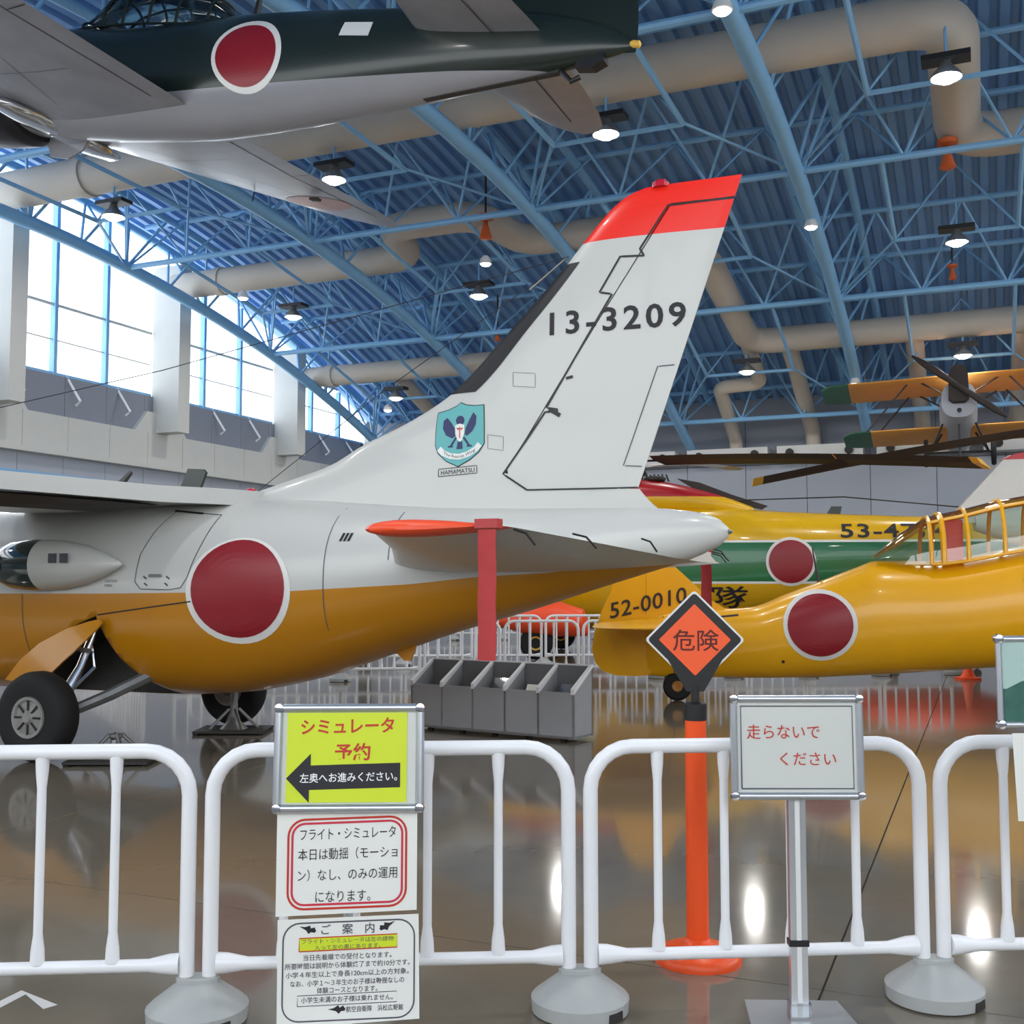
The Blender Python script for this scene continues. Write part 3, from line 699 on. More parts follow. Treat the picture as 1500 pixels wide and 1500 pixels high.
# tailplane
for sd in (1, -1):
    st = [(sd * y, le, te, z, th) for y, le, te, z, th in ((.28, 2.35, .10, 1.425, .085), (.62, 2.16, .20, 1.445, .08), (1.4, 1.76, .40, 1.505, .06), (2.27, 1.40, .585, 1.56, .042))]
    tp = wing(st).build('tailplane', ['mu_white', 'mu_white'], mu, smooth=True)
    st2 = [(sd * y, le, te, z, th) for y, le, te, z, th in ((2.272, 1.40, .585, 1.56, .043), (2.37, 1.385, .60, 1.563, .042), (2.42, 1.34, .64, 1.563, .032), (2.44, 1.22, .74, 1.563, .012))]
    lab(wing(st2).build('tailplane_tip', ['orange', 'orange'], mu, smooth=True), 'fluorescent orange tip')
    # static wicks, ribbon
    rb = MB(); rows_ = []
    for k in range(16):
        z = 1.545 - k * (.63 / 15); dx = .002 * math.sin(k * .9); rows_.append([(.715 + dx, sd * 2.445, z), (.70 + dx, sd * (2.455 + .002 * math.sin(k)), z), (.64 + dx, sd * 2.455, z), (.62 + dx, sd * 2.445, z)])
    rb.grid(rows_); rb.grid([[(p[0], p[1] - sd * .003, p[2]) for p in r] for r in rows_])
    lab(rb.build('warning_ribbon', 'ribbon', mu, smooth=True), 'faded red ribbon hanging from the tailplane tip')
    MB().box((.67, sd * 2.42, 1.575), (.12, .07, .045)).build('ribbon_clamp', 'red', mu)
    for (y, s, l) in ((2.3, .585, .12), (1.75, .47, .14), (1.0, .3, .1)):
        MB().tube([(s, sd * y, 1.55), (s - l * .6, sd * (y + .02), 1.53), (s - l, sd * (y + .02), 1.47)], .006, 5).build('static_wick', 'black', mu)
# wing with flap edge, nacelles and tip tanks
for sd in (1, -1):
    st = [(sd * y, le, te, z, th) for y, le, te, z, th in ((.0, 5.75, 3.62, 1.945, .085), (.55, 5.75, 3.72, 1.935, .095), (.9, 5.72, 3.95, 1.935, .12), (2.0, 5.68, 4.28, 1.95, .13), (4.0, 5.6, 4.45, 1.95, .11), (5.85, 5.5, 4.55, 1.95, .08))]
    wing(st, te=.06).build('wing', ['mu_white', 'mu_white'], mu, smooth=True)
    cv = MB(); cv.grid([[(4.0 + .02, sd * .8, 1.872), (4.55, sd * .8, 1.835)], [(4.30, sd * 2.0, 1.885), (4.75, sd * 2.0, 1.825)], [(4.47, sd * 4.0, 1.885), (4.8, sd * 4.0, 1.835)]])  # flat dark panel just below the wing's lower face, ahead of the trailing edge
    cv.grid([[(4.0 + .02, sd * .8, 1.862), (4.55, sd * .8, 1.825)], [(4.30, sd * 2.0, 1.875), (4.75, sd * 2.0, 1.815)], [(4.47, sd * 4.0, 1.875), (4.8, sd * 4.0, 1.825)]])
    lab(cv.build('dark_underside_panel', 'dark', mu), 'dark panel under the wing')
    MB().lathe([(0, 3.7), (.08, 3.9), (.16, 4.5), (.2, 5.2), (.17, 5.9), (.06, 6.4), (0, 6.45)], 20, (0, sd * 5.85, 1.93), 'X').build('tip_tank', 'mu_white', mu, smooth=True)
    nac = MB().lathe([(.05, 4.5), (.16, 4.9), (.28, 5.6), (.33, 6.4), (.33, 7.1), (.26, 7.5), (.14, 7.62)], 24, (0, sd * 2.25, 1.85), 'X', sy=1.1).build('engine_nacelle', 'mu_white', mu, smooth=True)
    MB().lathe([(.15, 7.6), (.14, 7.75), (.08, 7.95), (0, 8.02)], 18, (0, sd * 2.25, 1.85), 'X').build('spinner', 'alu', nac, smooth=True)
    for k in range(3):
        a = k * 2 * math.pi / 3 + .3; d = Vector((0, math.cos(a), math.sin(a)))
        MB().tube([Vector((7.72, sd * 2.25, 1.85)) + d * .1, Vector((7.72, sd * 2.25, 1.85)) + d * .6, Vector((7.72, sd * 2.25, 1.85)) + d * 1.12], [.05, .075, .03], 6).build('propeller_blade', 'black', nac, smooth=True)
    # observation bubble with teardrop fairing
    fa = MB().lathe([(0, 4.32), (.03, 4.37), (.09, 4.5), (.15, 4.68), (.185, 4.88), (.195, 5.07)], 28, (0, sd * .84, 1.43), 'X', sx=.95).build('bubble_fairing', 'mu_white', mu, smooth=True)
    MB().lathe([(.193, 5.065), (.2, 5.15), (.19, 5.35), (.13, 5.55), (.03, 5.66), (0, 5.67)], 28, (0, sd * .84, 1.43), 'X', sx=.95).build('observation_bubble', 'dark_glass', mu, smooth=True)
    for s in (4.83, 4.72): MB().box((s, sd * (.84 + .178), 1.475), (.07, .012, .07)).build('fairing_window', 'ink_grey', fa)
# top details
MB().prism([(4.88, 1.98), (4.66, 1.98), (4.55, 2.24), (4.58, 2.27), (4.74, 2.28)], -.43, -.40, 'y').build('blade_antenna', 'zgreen', mu)
for s, y in ((5.35, -.1), (3.95, -.22)): MB().lathe([(.05, 1.95), (.05, 2.03), (.035, 2.06), (0, 2.075)], 14, (s, y, 0)).build('beacon', 'redlens', mu, smooth=True)
MB().lathe([(.06, 4.03), (.06, 4.06), (.04, 4.08), (0, 4.085)], 14, (.42, 0, 0)).build('fin_beacon', 'redlens', mu, smooth=True)
MB().lathe([(.02, -.02), (.012, -.04), (0, -.05)], 10, (0, 0, 1.63), 'X').build('tail_light', 'steel', mu)
for p in ([(3.82, 0, 1.96), (2.6, 0, 2.75), (1.12, 0, 3.6)], [(5.9, 2.6, 2.05), (3.6, 1.3, 2.75), (1.10, 0, 3.62)]): MB().tube(p, .0032, 5).build('antenna_wire', 'ink', mu)
MB().tube([(1.12, 0, 3.61), (1.4, 0, 3.41)], .009, 6).build('wire_insulator', 'steel', mu)
MB().tube([(3.84, 0, 1.95), (3.79, 0, 2.0)], .02, 8).build('wire_mount', 'black', mu)
MB().prism([(2.50, .80), (2.40, .715), (2.35, .715), (2.28, .88)], -.012, .012, 'y').build('tie_down_lug', 'mu_yellow', mu)
# landing gear
for sd in (1, -1):
    w = MB(); yc = 1.16 * sd
    prof_ = [(.10, -.085), (.19, -.095), (.265, -.105), (.305, -.085), (.325, -.04), (.326, 0), (.325, .04), (.305, .085), (.265, .105), (.19, .095), (.10, .085)]
    ty = w.lathe(prof_, 40, (4.78, yc, .325), 'Y').build('tyre', 'rubber', mu, smooth=True)
    hb = MB().lathe([(0, -.118), (.035, -.118), (.045, -.1), (.06, -.092), (.115, -.09), (.128, -.104), (.148, -.106), (.15, -.09), (.15, .09), (.148, .106), (.128, .104), (.115, .09), (.06, .092), (.045, .1), (.035, .118), (0, .118)], 28, (4.78, yc, .325), 'Y').build('wheel_hub', 'hubgrey', ty, smooth=True)
    for k in range(8):
        a = k * math.pi / 4
        MB().tube([(4.78 + .05 * math.cos(a), yc + sd * .098, .325 + .05 * math.sin(a)), (4.78 + .122 * math.cos(a), yc + sd * .1, .325 + .122 * math.sin(a))], .008, 5).build('hub_rib', 'dark', ty)
    MB().tube([(4.66, sd * .72, .98), (4.70, sd * .84, .66), (4.74, sd * .98, .42), (4.78, sd * 1.04, .325)], [.035, .035, .05, .05], 12).build('gear_strut', 'chrome', mu, smooth=True)
    MB().tube([(4.28, sd * .45, .62), (4.5, sd * .75, .45), (4.74, sd * 1.0, .31)], [.05, .045, .04], 8).build('gear_drag_brace', 'steel', mu, smooth=True)
    MB().tube([(4.62, sd * .83, .78), (4.80, sd * .83, .80)], .018, 6).build('gear_link', 'steel', mu)
    MB().tube([(4.68, sd * .76, .9), (4.60, sd * .80, .66), (4.72, sd * .97, .45)], .014, 6).build('gear_torque_link', 'chrome', mu)
    out = [(4.54, 1.02), (4.62, 1.0), (4.78, .945), (4.98, .84), (5.14, .71), (5.28, .56)]; inn = [(4.52, .99), (4.55, .93), (4.63, .83), (4.76, .70), (4.86, .60), (4.92, .52)]
    ys = [.83, .87, .92, .97, 1.0, 1.0]; d = MB()
    d.grid([[(o_[0], sd * y, o_[1]), (i_[0], sd * y, i_[1])] for o_, i_, y in zip(out, inn, ys)]); d.grid([[(o_[0], sd * (y - .02), o_[1]), (i_[0], sd * (y - .02), i_[1])] for o_, i_, y in zip(out, inn, ys)])
    d.grid([[(o_[0], sd * y, o_[1]), (o_[0], sd * (y - .02), o_[1])] for o_, y in zip(out, ys)]); d.grid([[(i_[0], sd * y, i_[1]), (i_[0], sd * (y - .02), i_[1])] for i_, y in zip(inn, ys)])
    lab(d.build('gear_door', 'mu_yellow', mu, smooth=True), 'curved ochre landing gear door')
MB().lathe([(.1, -.05), (.19, -.06), (.2, 0), (.19, .06), (.1, .05)], 28, (9.0, 0, .2), 'Y').build('nose_tyre', 'rubber', mu, smooth=True)
MB().tube([(9.0, 0, .2), (9.0, .08, .3), (9.0, 0, .55)], .03, 8).build('nose_strut', 'chrome', mu)

# jack stand under each main gear
def stand(p, label, h=.46):
    o = thing('jack_stand', label, 'jack stand', 'jack stands beside the wheels', loc=p)
    MB().prism([(-.3, -.22), (.3, -.22), (.3, .22), (-.3, .22)], .012, .03, 'z').build('base_plate', 'dark', o)
    MB().lathe([(.12, .03), (.05, .1), (.035, .16), (.03, h - .04), (.05, h - .02), (.05, h)], 14).build('jack_post', 'steel', o, smooth=True)
    for k in range(4):
        a = k * math.pi / 2 + .5; MB().tube([(math.cos(a) * .22, math.sin(a) * .16, .03), (math.cos(a) * .04, math.sin(a) * .04, .2)], .014, 6).build('jack_leg', 'steel', o)
    for x in (-.28, .28): MB().box((x, 0, .006), (.04, .4, .012)).build('foot_bar', 'rubber', o)
Wd = lambda l: mu.matrix_world @ Vector(l)
bpy.context.view_layer.update()
stand(Wd((4.45, -.72, 0)), 'grey jack stand on a flat plate beside the far main wheel')
stand(Wd((4.25, .95, 0)), 'grey jack stand on a flat plate beside the near main wheel', .2)

# ------------------------------------------------------------------ dark green fighter hung from the roof
ze = thing('hanging_fighter', 'dark green and grey fighter plane with red roundel hanging under the roof', 'airplane', mtx=pose((.98, 9.19, 5.68), rad(155.6), rad(-10.5), rad(.6)))
zh = Hull([(-.05, .24, .20, .01), (0, .27, .17, .03), (.3, .40, .08, .10), (.8, .50, -.05, .19), (1.6, .56, -.20, .30), (2.8, .58, -.42, .40), (3.8, .57, -.58, .46), (4.6, .52, -.66, .50), (5.6, .45, -.68, .53), (6.6, .46, -.66, .55), (7.3, .48, -.62, .57)], 2.15)
zh.mesh(.07, 56).build('fuselage', 'zero_hull', ze, smooth=True, angle=60)
ck = Hull([(6.95, .50, -.70, .58), (7.05, .56, -.76, .62), (7.6, .58, -.78, .64), (8.3, .52, -.68, .57), (8.55, .40, -.56, .45)], 2.0).mesh(.08, 36).build('engine_cowl', 'cowl', ze, smooth=True)
MB().lathe([(.16, 8.5), (.15, 8.7), (.09, 8.95), (0, 9.05)], 18, (0, 0, -.05), 'X').build('spinner', 'cowl', ze, smooth=True)
for k in range(3):
    a = k * 2 * math.pi / 3 + 1.1; d = Vector((0, math.cos(a), math.sin(a))); c0 = Vector((8.68, 0, -.05))
    MB().tube([c0 + d * .1, c0 + d * .8, c0 + d * 1.5], [.05, .09, .03], 6).build('propeller_blade', 'propbrown', ze, smooth=True)
for sd in (1, -1):
    ys = [.0, .5, 1.2, 2.2, 3.2, 4.2, 4.75, 5.05, 5.2, 5.25]
    st = []
    for y in ys:
        le = 6.95 - .06 * y if y > .5 else 6.95
        if y < 3.3: le = 6.85 - .19 * max(0, y - .5)
        else: le = 6.32 - .16 * (y - 3.2)
        te = 4.46 + .165 * max(0, y - .5)
        if y > 4.3:
            k = min(1, (y - 4.3) / .96); sh_ = 1 - math.sqrt(max(0, 1 - k * k)); mid = 5.45; le = le + (mid - le) * sh_; te = te + (mid - te) * sh_
        st.append((sd * y, le, te, -.50 + .095 * y, max(.012, .15 - .024 * y)))
    wg = wing(st).build('wing', ['zgreen', 'zgrey'], ze, smooth=True)
    zw = lambda y: -.50 + .095 * y
    # faded red disc under the wing, aileron and flap seams
    def under(name, m, pts2, fs, off=.004, par=wg):
        mb = MB(); vs = []
        for s, y in pts2:
            yy = abs(y); le = np.interp(yy, [abs(q[0]) for q in st], [q[1] for q in st]); te = np.interp(yy, [abs(q[0]) for q in st], [q[2] for q in st]); th = np.interp(yy, [abs(q[0]) for q in st], [q[4] for q in st])
            t = min(max((le - s) / (le - te), 0), 1); h = float(np.interp(t, AF, [max(min(airfoil(u), 1.05) * th * .98, 0) for u in AF]))
            vs.append((s, sd * yy, zw(yy) - h * .9 - off))
        mb.add(vs, fs); return mb.build(name, m, par, fix=False)
    dv, df = disc2(5.62, 3.55, .44, .44, 8, 32); under('underwing_roundel', M.setdefault('faded', mat('faded_red_paint', (206, 160, 156), .4, var=.1, scale=5)), dv, df)
    v_, f_ = strip2([(5.0, 2.1), (5.05, 2.5), (5.3, 4.5)], .012); under('aileron_gap', 'dark', v_, f_)
    v_, f_ = strip2([(4.7, .6), (5.0, 2.1), (4.75, 2.12)], .012); under('flap_gap', 'dark', v_, f_)
    for yy in (1.2, 3.0): 
        v_, f_ = strip2([(6.4, yy), (5.2, yy)], .006); under('skin_seam', 'ink_grey', v_, f_)
    v_, f_ = strip2([(5.95, .6), (5.6, 2.4), (5.55, 4.3)], .006); under('skin_seam', 'ink_grey', v_, f_)
    MB().tube([(6.2, sd * 2.9, -.3), (6.2, sd * 2.9, -.42)], .01, 6).build('pitot_tube', 'dark', wg)
    MB().box((5.35, sd * 3.1, -.30), (.14, .08, .03)).build('vent_scoop', 'dark', wg)
    # main gear, leg, cover plate
    # wheel bay: shiny bulged cover near the root
    MB().lathe([(0, -.6), (.1, -.5), (.17, -.2), (.18, .1), (.12, .4), (0, .55)], 20, (6.62, sd * .34, -.60), 'Y', sx=1.4, sy=.45).build('wheel_bay_bulge', 'chrome', ze, smooth=True)
    if sd < 0: MB().prism([(7.0, -.60), (6.35, -.60), (6.42, -.74), (6.62, -.84), (6.9, -.82)], sd * .22, sd * .245, 'y').build('inner_gear_door', 'zgrey', ze)
    # tailplane
    st = [(sd * y, le, te, .27 + .02 * y, max(.008, .055 - .017 * y)) for y, le, te in ((.05, 2.0, .78), (.4, 1.98, .80), (1.1, 1.86, .86), (1.7, 1.74, .93), (2.05, 1.62, 1.02), (2.22, 1.48, 1.12), (2.28, 1.33, 1.24))]
    tl = wing(st).build('tailplane', ['zgreen', 'zgrey'], ze, smooth=True)
    mb = MB(); v_, f_ = strip2([(1.22, .25), (1.25, .9), (1.32, 1.9)], .012); mb.add([(p[0], sd * p[1], .27 + .02 * p[1] - .045 + .013 * p[1]) for p in v_], f_); mb.build('elevator_gap', 'dark', tl, fix=False)
# fin and rudder
zfin = lambda z: (1.75 - (z - .35) * .62 if z < 1.3 else 1.16 - (z - 1.3) * 1.3)
zte = pchip([.1, .3, .6, 1.0, 1.35, 1.5], [-.06, -.05, .0, .12, .35, .6])
mb = MB(); L_, R_ = [], []
for z in np.linspace(.15, 1.48, 18):
    le = 1.85 - (z - .3) * .55 if z > .3 else 1.3; le = le if z < 1.25 else 1.3275 - (z - 1.25) * 2.2; te = zte(z); th = .06 - .03 * z / 1.5
    L_.append([(le + (te - le) * t, airfoil(t) * th * .98, z) for t in AF]); R_.append([(p[0], -p[1], p[2]) for p in L_[-1]])
mb.grid(L_); mb.grid(R_); mb.grid([L_[-1], R_[-1]]); mb.build('fin', 'zgreen', ze, smooth=True)
lab(decal(zh.y, *disc2(3.74, .0, .40, .36), 'roundel_border', 'roundel_white', ze, .004), 'white border of the roundel')
lab(decal(zh.y, *disc2(3.745, .0, .345, .305), 'roundel', 'roundel', ze, .009), 'dark red roundel disc')
pl = decal(zh.y, *poly([(2.72, .32), (2.42, .32), (2.43, .18), (2.74, .18)]), 'data_plate', 'alu', ze, .006)
decal(zh.y, *poly([(2.72, .32), (2.58, .32), (2.42, .32), (2.42, .25), (2.43, .18), (2.58, .18), (2.74, .18), (2.73, .25)]), 'data_plate_sheet', 'offwhite', pl, .012)
# arrestor hook slot under the tail
MB().prism([(1.95, -.235), (.62, -.0), (.62, -.03), (1.95, -.27)], -.035, .035, 'y').build('arrestor_hook', 'dark', ze)
MB().tube([(.62, 0, 0), (.5, 0, -.10), (.42, 0, -.06)], .025, 8).build('tail_wheel_strut', 'black', ze)
MB().prism([(.45, .14), (.22, .16), (.2, .06), (.3, .0), (.46, .0)], -.06, .06, 'y').build('tail_wheel_bay', 'black', ze)
MB().lathe([(0, -.10), (.03, -.08), (.035, -.03), (.03, 0)], 12, (0, 0, .22), 'X').build('tail_light', 'tipyellow', ze, smooth=True)
# canopy: frames and glass
can = MB(); cs = [4.25, 4.5, 4.85, 5.2, 5.55, 5.85, 6.15]; ch = [.55, .74, .88, .92, .90, .80, .50]; cw = [.10, .24, .30, .32, .32, .30, .28]
rows_ = []
for s, h, w_ in zip(cs, ch, cw):
    z0 = .40; rows_.append([(s, w_ * math.copysign(abs(math.cos(a)) ** .8, math.cos(a)), z0 + (h - z0) * max(0, math.sin(a)) ** .8) for a in np.linspace(0, math.pi, 15)])
can.grid(rows_); can.build('canopy_glass', 'clear', ze, smooth=True)
for i, r in enumerate(rows_): MB().tube([(p[0], p[1] * 1.01, p[2] + .004) for p in r], .016, 6).build('canopy_frame', 'zgreen', ze)
for j in (0, 4, 10, 14): MB().tube([(r[j][0], r[j][1] * 1.01, r[j][2] + .003) for r in rows_], .015, 6).build('canopy_frame', 'zgreen', ze)
MB().tube([(4.1, 0, .55), (4.07, 0, 1.15)], [.035, .015], 8).build('antenna_mast', 'black', ze)
# suspension cables
for (s, y) in ((6.4, 1.3), (6.4, -1.3), (1.9, .0)):
    p0 = ze.matrix_world @ Vector((s, y, .1 if s > 3 else .5)); 
    inv = ze.matrix_world.inverted(); MB().tube([inv @ p0, inv @ (p0 + Vector((0, 0, 1.6)))], .006, 5).build('suspension_cable', 'steel', ze)
#PART3
# ------------------------------------------------------------------ yellow trainer
t6 = thing('trainer_plane', 'yellow taildragger trainer plane with red roundel and number 52-0010', 'airplane', mtx=pose((.922, 12.5, 0), rad(-12)))
th6 = Hull([(.6, .92, .275, .04), (.75, .95, .262, .08), (1.1, .99, .262, .16), (1.73, 1.03, .262, .28), (2.1, 1.17, .272, .34), (2.46, 1.31, .285, .40), (2.86, 1.465, .31, .44), (3.05, 1.53, .32, .46), (3.6, 1.53, .365, .48), (4.46, 1.67, .44, .50), (5.6, 1.84, .58, .52), (6.6, 1.92, .74, .54), (7.4, 1.98, .82, .57), (8.1, 1.98, .86, .56), (8.35, 1.88, .98, .46)], 2.2)
th6.mesh(.07, 48).build('fuselage', 'yellow', t6, smooth=True, angle=60)
def t6fin(name, outline, th=.03):
    return MB().prism(outline, -th, th, 'y').build(name, 'yellow', t6)
t6fin('fin', [(.595, .30), (.62, .28), (1.2, .9), (1.62, 1.0), (1.45, 1.02), (1.28, 1.12), (1.07, 1.33), (.92, 1.47), (.8, 1.68), (.70, 1.80), (.595, 1.82)])
t6fin('rudder', [(.602, .27), (.602, .9), (.592, .96), (.592, 1.82), (.50, 1.83), (.40, 1.76), (.30, 1.60), (.24, 1.40), (.20, 1.2), (.10, 1.0), (.01, .75), (-.02, .55), (.02, .40), (.10, .31), (.25, .265), (.45, .26)], .026)
fl6 = lambda s, z: .034
def sb_text(body, s0, s1, z0, z1, bold=0., slope=0., space=1.):
    v, f = fit_text(body, s1 - s0, z1 - z0, bold, space); return [((s0 + s1) / 2 + p[0], (z0 + z1) / 2 + p[1] + slope * p[0]) for p in v], f
decal_pieces(fl6, *sb_text('52-0010', .19, 1.04, .985, 1.165, .012, .22, 1.05), 'tail_digit', 'propbrown', t6, .004, -1, 'dark tail number digit')
for sd in (1, -1):
    st = [(sd * y, le, te, .86, th) for y, le, te, th in ((.05, 1.35, .1, .05), (.8, 1.3, .12, .045), (1.6, 1.2, .2, .035), (1.85, 1.08, .35, .02), (1.93, .85, .55, .006))]
    wing(st).build('tailplane', ['yellow', 'yellow'], t6, smooth=True)
    st = [(sd * y, le, te, z, th) for y, le, te, z, th in ((.2, 6.9, 4.6, .72, .14), (2.6, 6.75, 4.85, .78, .12), (5.8, 6.2, 5.3, 1.15, .06), (6.35, 5.95, 5.5, 1.2, .02))]
    wing(st).build('wing', ['yellow', 'yellow'], t6, smooth=True)
    MB().tube([(6.7, sd * 1.35, .72), (6.75, sd * 1.35, .36)], .06, 10).build('gear_leg', 'steel', t6)
    MB().lathe([(.12, -.08), (.3, -.1), (.34, -.04), (.34, .04), (.3, .1), (.12, .08)], 28, (6.75, sd * 1.25, .345), 'Y').build('tyre', 'rubber', t6, smooth=True)
lab(decal(th6.y, *disc2(2.44, .855, .375, .375), 'roundel_border', 'roundel_white', t6, .004, -1), 'white border of the roundel')
lab(decal(th6.y, *disc2(2.44, .855, .33, .33), 'roundel', 'roundel', t6, .009, -1), 'dark red roundel disc')
lab(decal(th6.y, *sb_text('0', 4.42, 4.72, 1.13, 1.50, .02), 'buzz_letter', 'ink', t6, .005, -1), 'large black fuselage number')
decal(th6.y, *disc2(2.06, .46, .018, .018, 2, 12), 'lift_point', 'dark', t6, .004, -1)
decal(th6.y, *strip2([(.78, .93), (.85, .6), (.9, .3)], .008), 'skin_seam', 'propbrown', t6, .003, -1)
decal(th6.y, *strip2([(1.6, .95), (1.15, .90)], .02), 'fillet_seam', 'propbrown', t6, .003, -1)
ty = MB().lathe([(.06, -.05), (.13, -.055), (.158, -.03), (.16, 0), (.158, .03), (.13, .055), (.06, .05)], 28, (.93, -.02, .16), 'Y').build('tail_tyre', 'rubber', t6, smooth=True)
MB().lathe([(0, -.05), (.05, -.06), (.065, -.045), (.065, .045), (0, .05)], 20, (.93, -.02, .16), 'Y').build('wheel_hub', M.setdefault('brass', mat('ochre_hub_paint', (176, 120, 50), .5)), ty, smooth=True)
MB().tube([(.93, .06, .16), (1.05, .05, .26), (1.12, 0, .34)], .03, 8).build('tail_wheel_fork', 'steel', t6)
# canopy
fr_s = [3.05, 3.3, 3.56, 3.68, 3.92, 4.27, 4.62, 5.0, 5.4, 5.8, 6.1, 6.35]; fr_t = [1.60, 1.82, 1.99, 2.02, 2.07, 2.16, 2.22, 2.27, 2.32, 2.36, 2.38, 1.95]
arcs = []
for s, tp in zip(fr_s, fr_t):
    z0 = th6.top(s) - .045 if s > 3.2 else 1.53; w_ = (.40 if s > 3.5 else .40 - (3.5 - s) * .35)
    arcs.append([(s, w_ * math.copysign(abs(math.cos(a)) ** .7, math.cos(a)), z0 + (tp - z0) * max(0, math.sin(a)) ** .85) for a in np.linspace(0, math.pi, 17)])
g = MB(); g.grid(arcs); g.build('canopy_glass', 'green_glass', t6, smooth=True)
for i, r in enumerate(arcs):
    if i in (0, 1): continue
    MB().tube([(p[0], p[1] * 1.01, p[2] + .004) for p in r], .022 if i != 3 else .03, 6).build('canopy_frame', 'yellow', t6)
for j in (0, 5, 11, 16): MB().tube([(r[j][0], r[j][1] * 1.01, r[j][2] + .003) for r in arcs[2:]], .018, 6).build('canopy_rail', 'yellow', t6)
lab(MB().box((3.80, -.2, 1.74), (.19, .1, .42)).build('seat_cover', 'orange', t6), 'bright orange panel inside the cockpit')
MB().box((5.2, 0, 1.9), (.12, .4, .4)).build('seat_back', 'dark', t6)
MB().tube([(2.47, .1, 1.25), (2.40, .1, 1.68)], [.02, .006], 6).build('antenna_mast', 'black', t6)
MB().lathe([(.3, 8.3), (.1, 8.5), (.1, 8.6), (0, 8.65)], 16, (0, 0, 1.42), 'X').build('propeller_hub', 'steel', t6)
for k in range(2):
    a = k * math.pi + .9; d = Vector((0, math.cos(a), math.sin(a))); c0 = Vector((8.52, 0, 1.42))
    MB().tube([c0 + d * .05, c0 + d * .7, c0 + d * 1.3], [.05, .09, .03], 6).build('propeller_blade', 'black', t6)

# ------------------------------------------------------------------ yellow helicopter behind
he = thing('rescue_helicopter', 'yellow helicopter with green band and number 53-4774 behind the trainer', 'helicopter', mtx=pose((8.82, 19.0, 0), rad(170)))
hh = Hull([(-4.5, 3.3, 3.05, .08), (-3.6, 2.75, 2.2, .22), (-1.5, 2.45, 1.6, .42), (0, 2.42, 1.25, .58), (1.6, 2.46, 1.02, .70), (4.0, 2.57, .80, .82), (5.3, 2.66, .62, .88), (6.6, 2.68, .50, .92), (9.0, 2.72, .46, .92), (10.2, 2.3, .6, .8), (11.0, 1.7, .85, .5), (11.3, 1.45, 1.05, .15)], 2.6)
hh.mesh(.12, 44).build('fuselage', 's62', he, smooth=True, angle=60)
fa2 = Hull([(4.55, 2.66, 2.55, .1), (4.8, 2.76, 2.5, .25), (5.4, 2.96, 2.5, .42), (6.2, 3.15, 2.5, .5), (6.7, 3.2, 2.5, .52), (8.6, 3.2, 2.5, .5), (9.3, 2.9, 2.5, .3)], 2.4)
lab(fa2.mesh(.08, 32).build('engine_fairing', 'fairing', he, smooth=True), 'red and yellow engine fairing')
MB().prism([(5.55, 2.98), (5.0, 2.75), (4.4, 2.62), (4.3, 2.68), (4.9, 2.88), (5.5, 3.12), (5.9, 3.2)], -.06, .06, 'y').build('exhaust_fin', 'propbrown', he)
lab(decal(hh.y, *disc2(3.97, 1.67, .42, .42), 'roundel_border', 'roundel_white', he, .01), 'white border of the roundel')
lab(decal(hh.y, *disc2(3.97, 1.67, .37, .37), 'roundel', 'roundel', he, .02), 'red roundel disc')
decal_pieces(hh.y, *port_text('53-4774', 3.13, 1.35, 2.07, 2.32, .018, 1.1), 'tail_digit', 'ink', he, .012, 1, 'black number digit')
lab(decal(hh.y, *port_text('救難隊', 6.9, 4.68, .86, 1.25, .012, 1.2), 'unit_name', 'ink', he, .012), 'black Japanese lettering')
hb = Vector((6.75, 0, 3.2))
MB().lathe([(.14, 0), (.12, .15), (.08, .3), (.2, .32), (.2, .4), (.06, .42)], 16, tuple(hb)).build('rotor_mast', 'dark', he, smooth=True)
for k in range(5):
    a = k * 1.25; MB().tube([hb + Vector((math.cos(a) * .1, math.sin(a) * .1, .02)), hb + Vector((math.cos(a) * .34, math.sin(a) * .3, .1)), hb + Vector((math.cos(a) * .2, math.sin(a) * .2, .33))], .03, 6).build('rotor_link', 'dark', he)
MB().lathe([(.16, 0), (.2, .03), (.2, .07), (.12, .1)], 18, (6.3, .1, 3.14)).build('rotor_gearbox', 'dark', he)
for k in range(9): MB().tube([(6.05 + k * .08, .1 + .12 * math.sin(k * 2.2), 3.14), (6.1 + k * .07, .1, 3.27 + .05 * math.sin(k * 3.1))], .018, 5).build('rotor_link', 'dark', he)
inv = None
def blade(parent, p0, p1, chord, label=None, pitch=.26, m='propbrown', droop=.0, tip=.12, marks=()):
    """rotor blade between two world points; slim airfoil slab with a painted tip"""
    mi_ = parent.matrix_world.inverted(); p0, p1 = Vector(p0), Vector(p1); d = (p1 - p0); Ln = d.length; d.normalize()
    side = d.cross(Vector((0, 0, 1))).normalized(); up = side.cross(d); cd = (side * math.cos(pitch) + up * math.sin(pitch)); nn = d.cross(cd).normalized()
    def slab(u0, u1, c0, c1, nm, mm, par):
        mb = MB(); rr = []
        for k in range(7):
            u = u0 + (u1 - u0) * k / 6; c = c0 + (c1 - c0) * k / 6; q = p0 + d * Ln * u + Vector((0, 0, droop * (u - u * u) * 4))
            rr.append([mi_ @ (q + cd * c * .5), mi_ @ (q + nn * c * .07 + cd * c * .2), mi_ @ (q - cd * c * .5), mi_ @ (q - nn * c * .05 + cd * c * .2)])
        mb.grid(rr, True); mb.f += [(0, 1, 2, 3), (27, 26, 25, 24)]; mb.mi += [0, 0]
        return mb.build(nm, mm, par, smooth=False)
    b = slab(.1, 1 - tip / Ln, chord, chord, 'rotor_blade', m, parent)
    slab(0, .1, .1, .1, 'blade_root', 'dark', b); slab(1 - tip / Ln, 1, chord, chord, 'blade_tip', 'tipyellow', b)
    for u in marks: slab(u, u + .004, chord * 1.02, chord * 1.02, 'blade_mark', 'ochre', b)
    return b
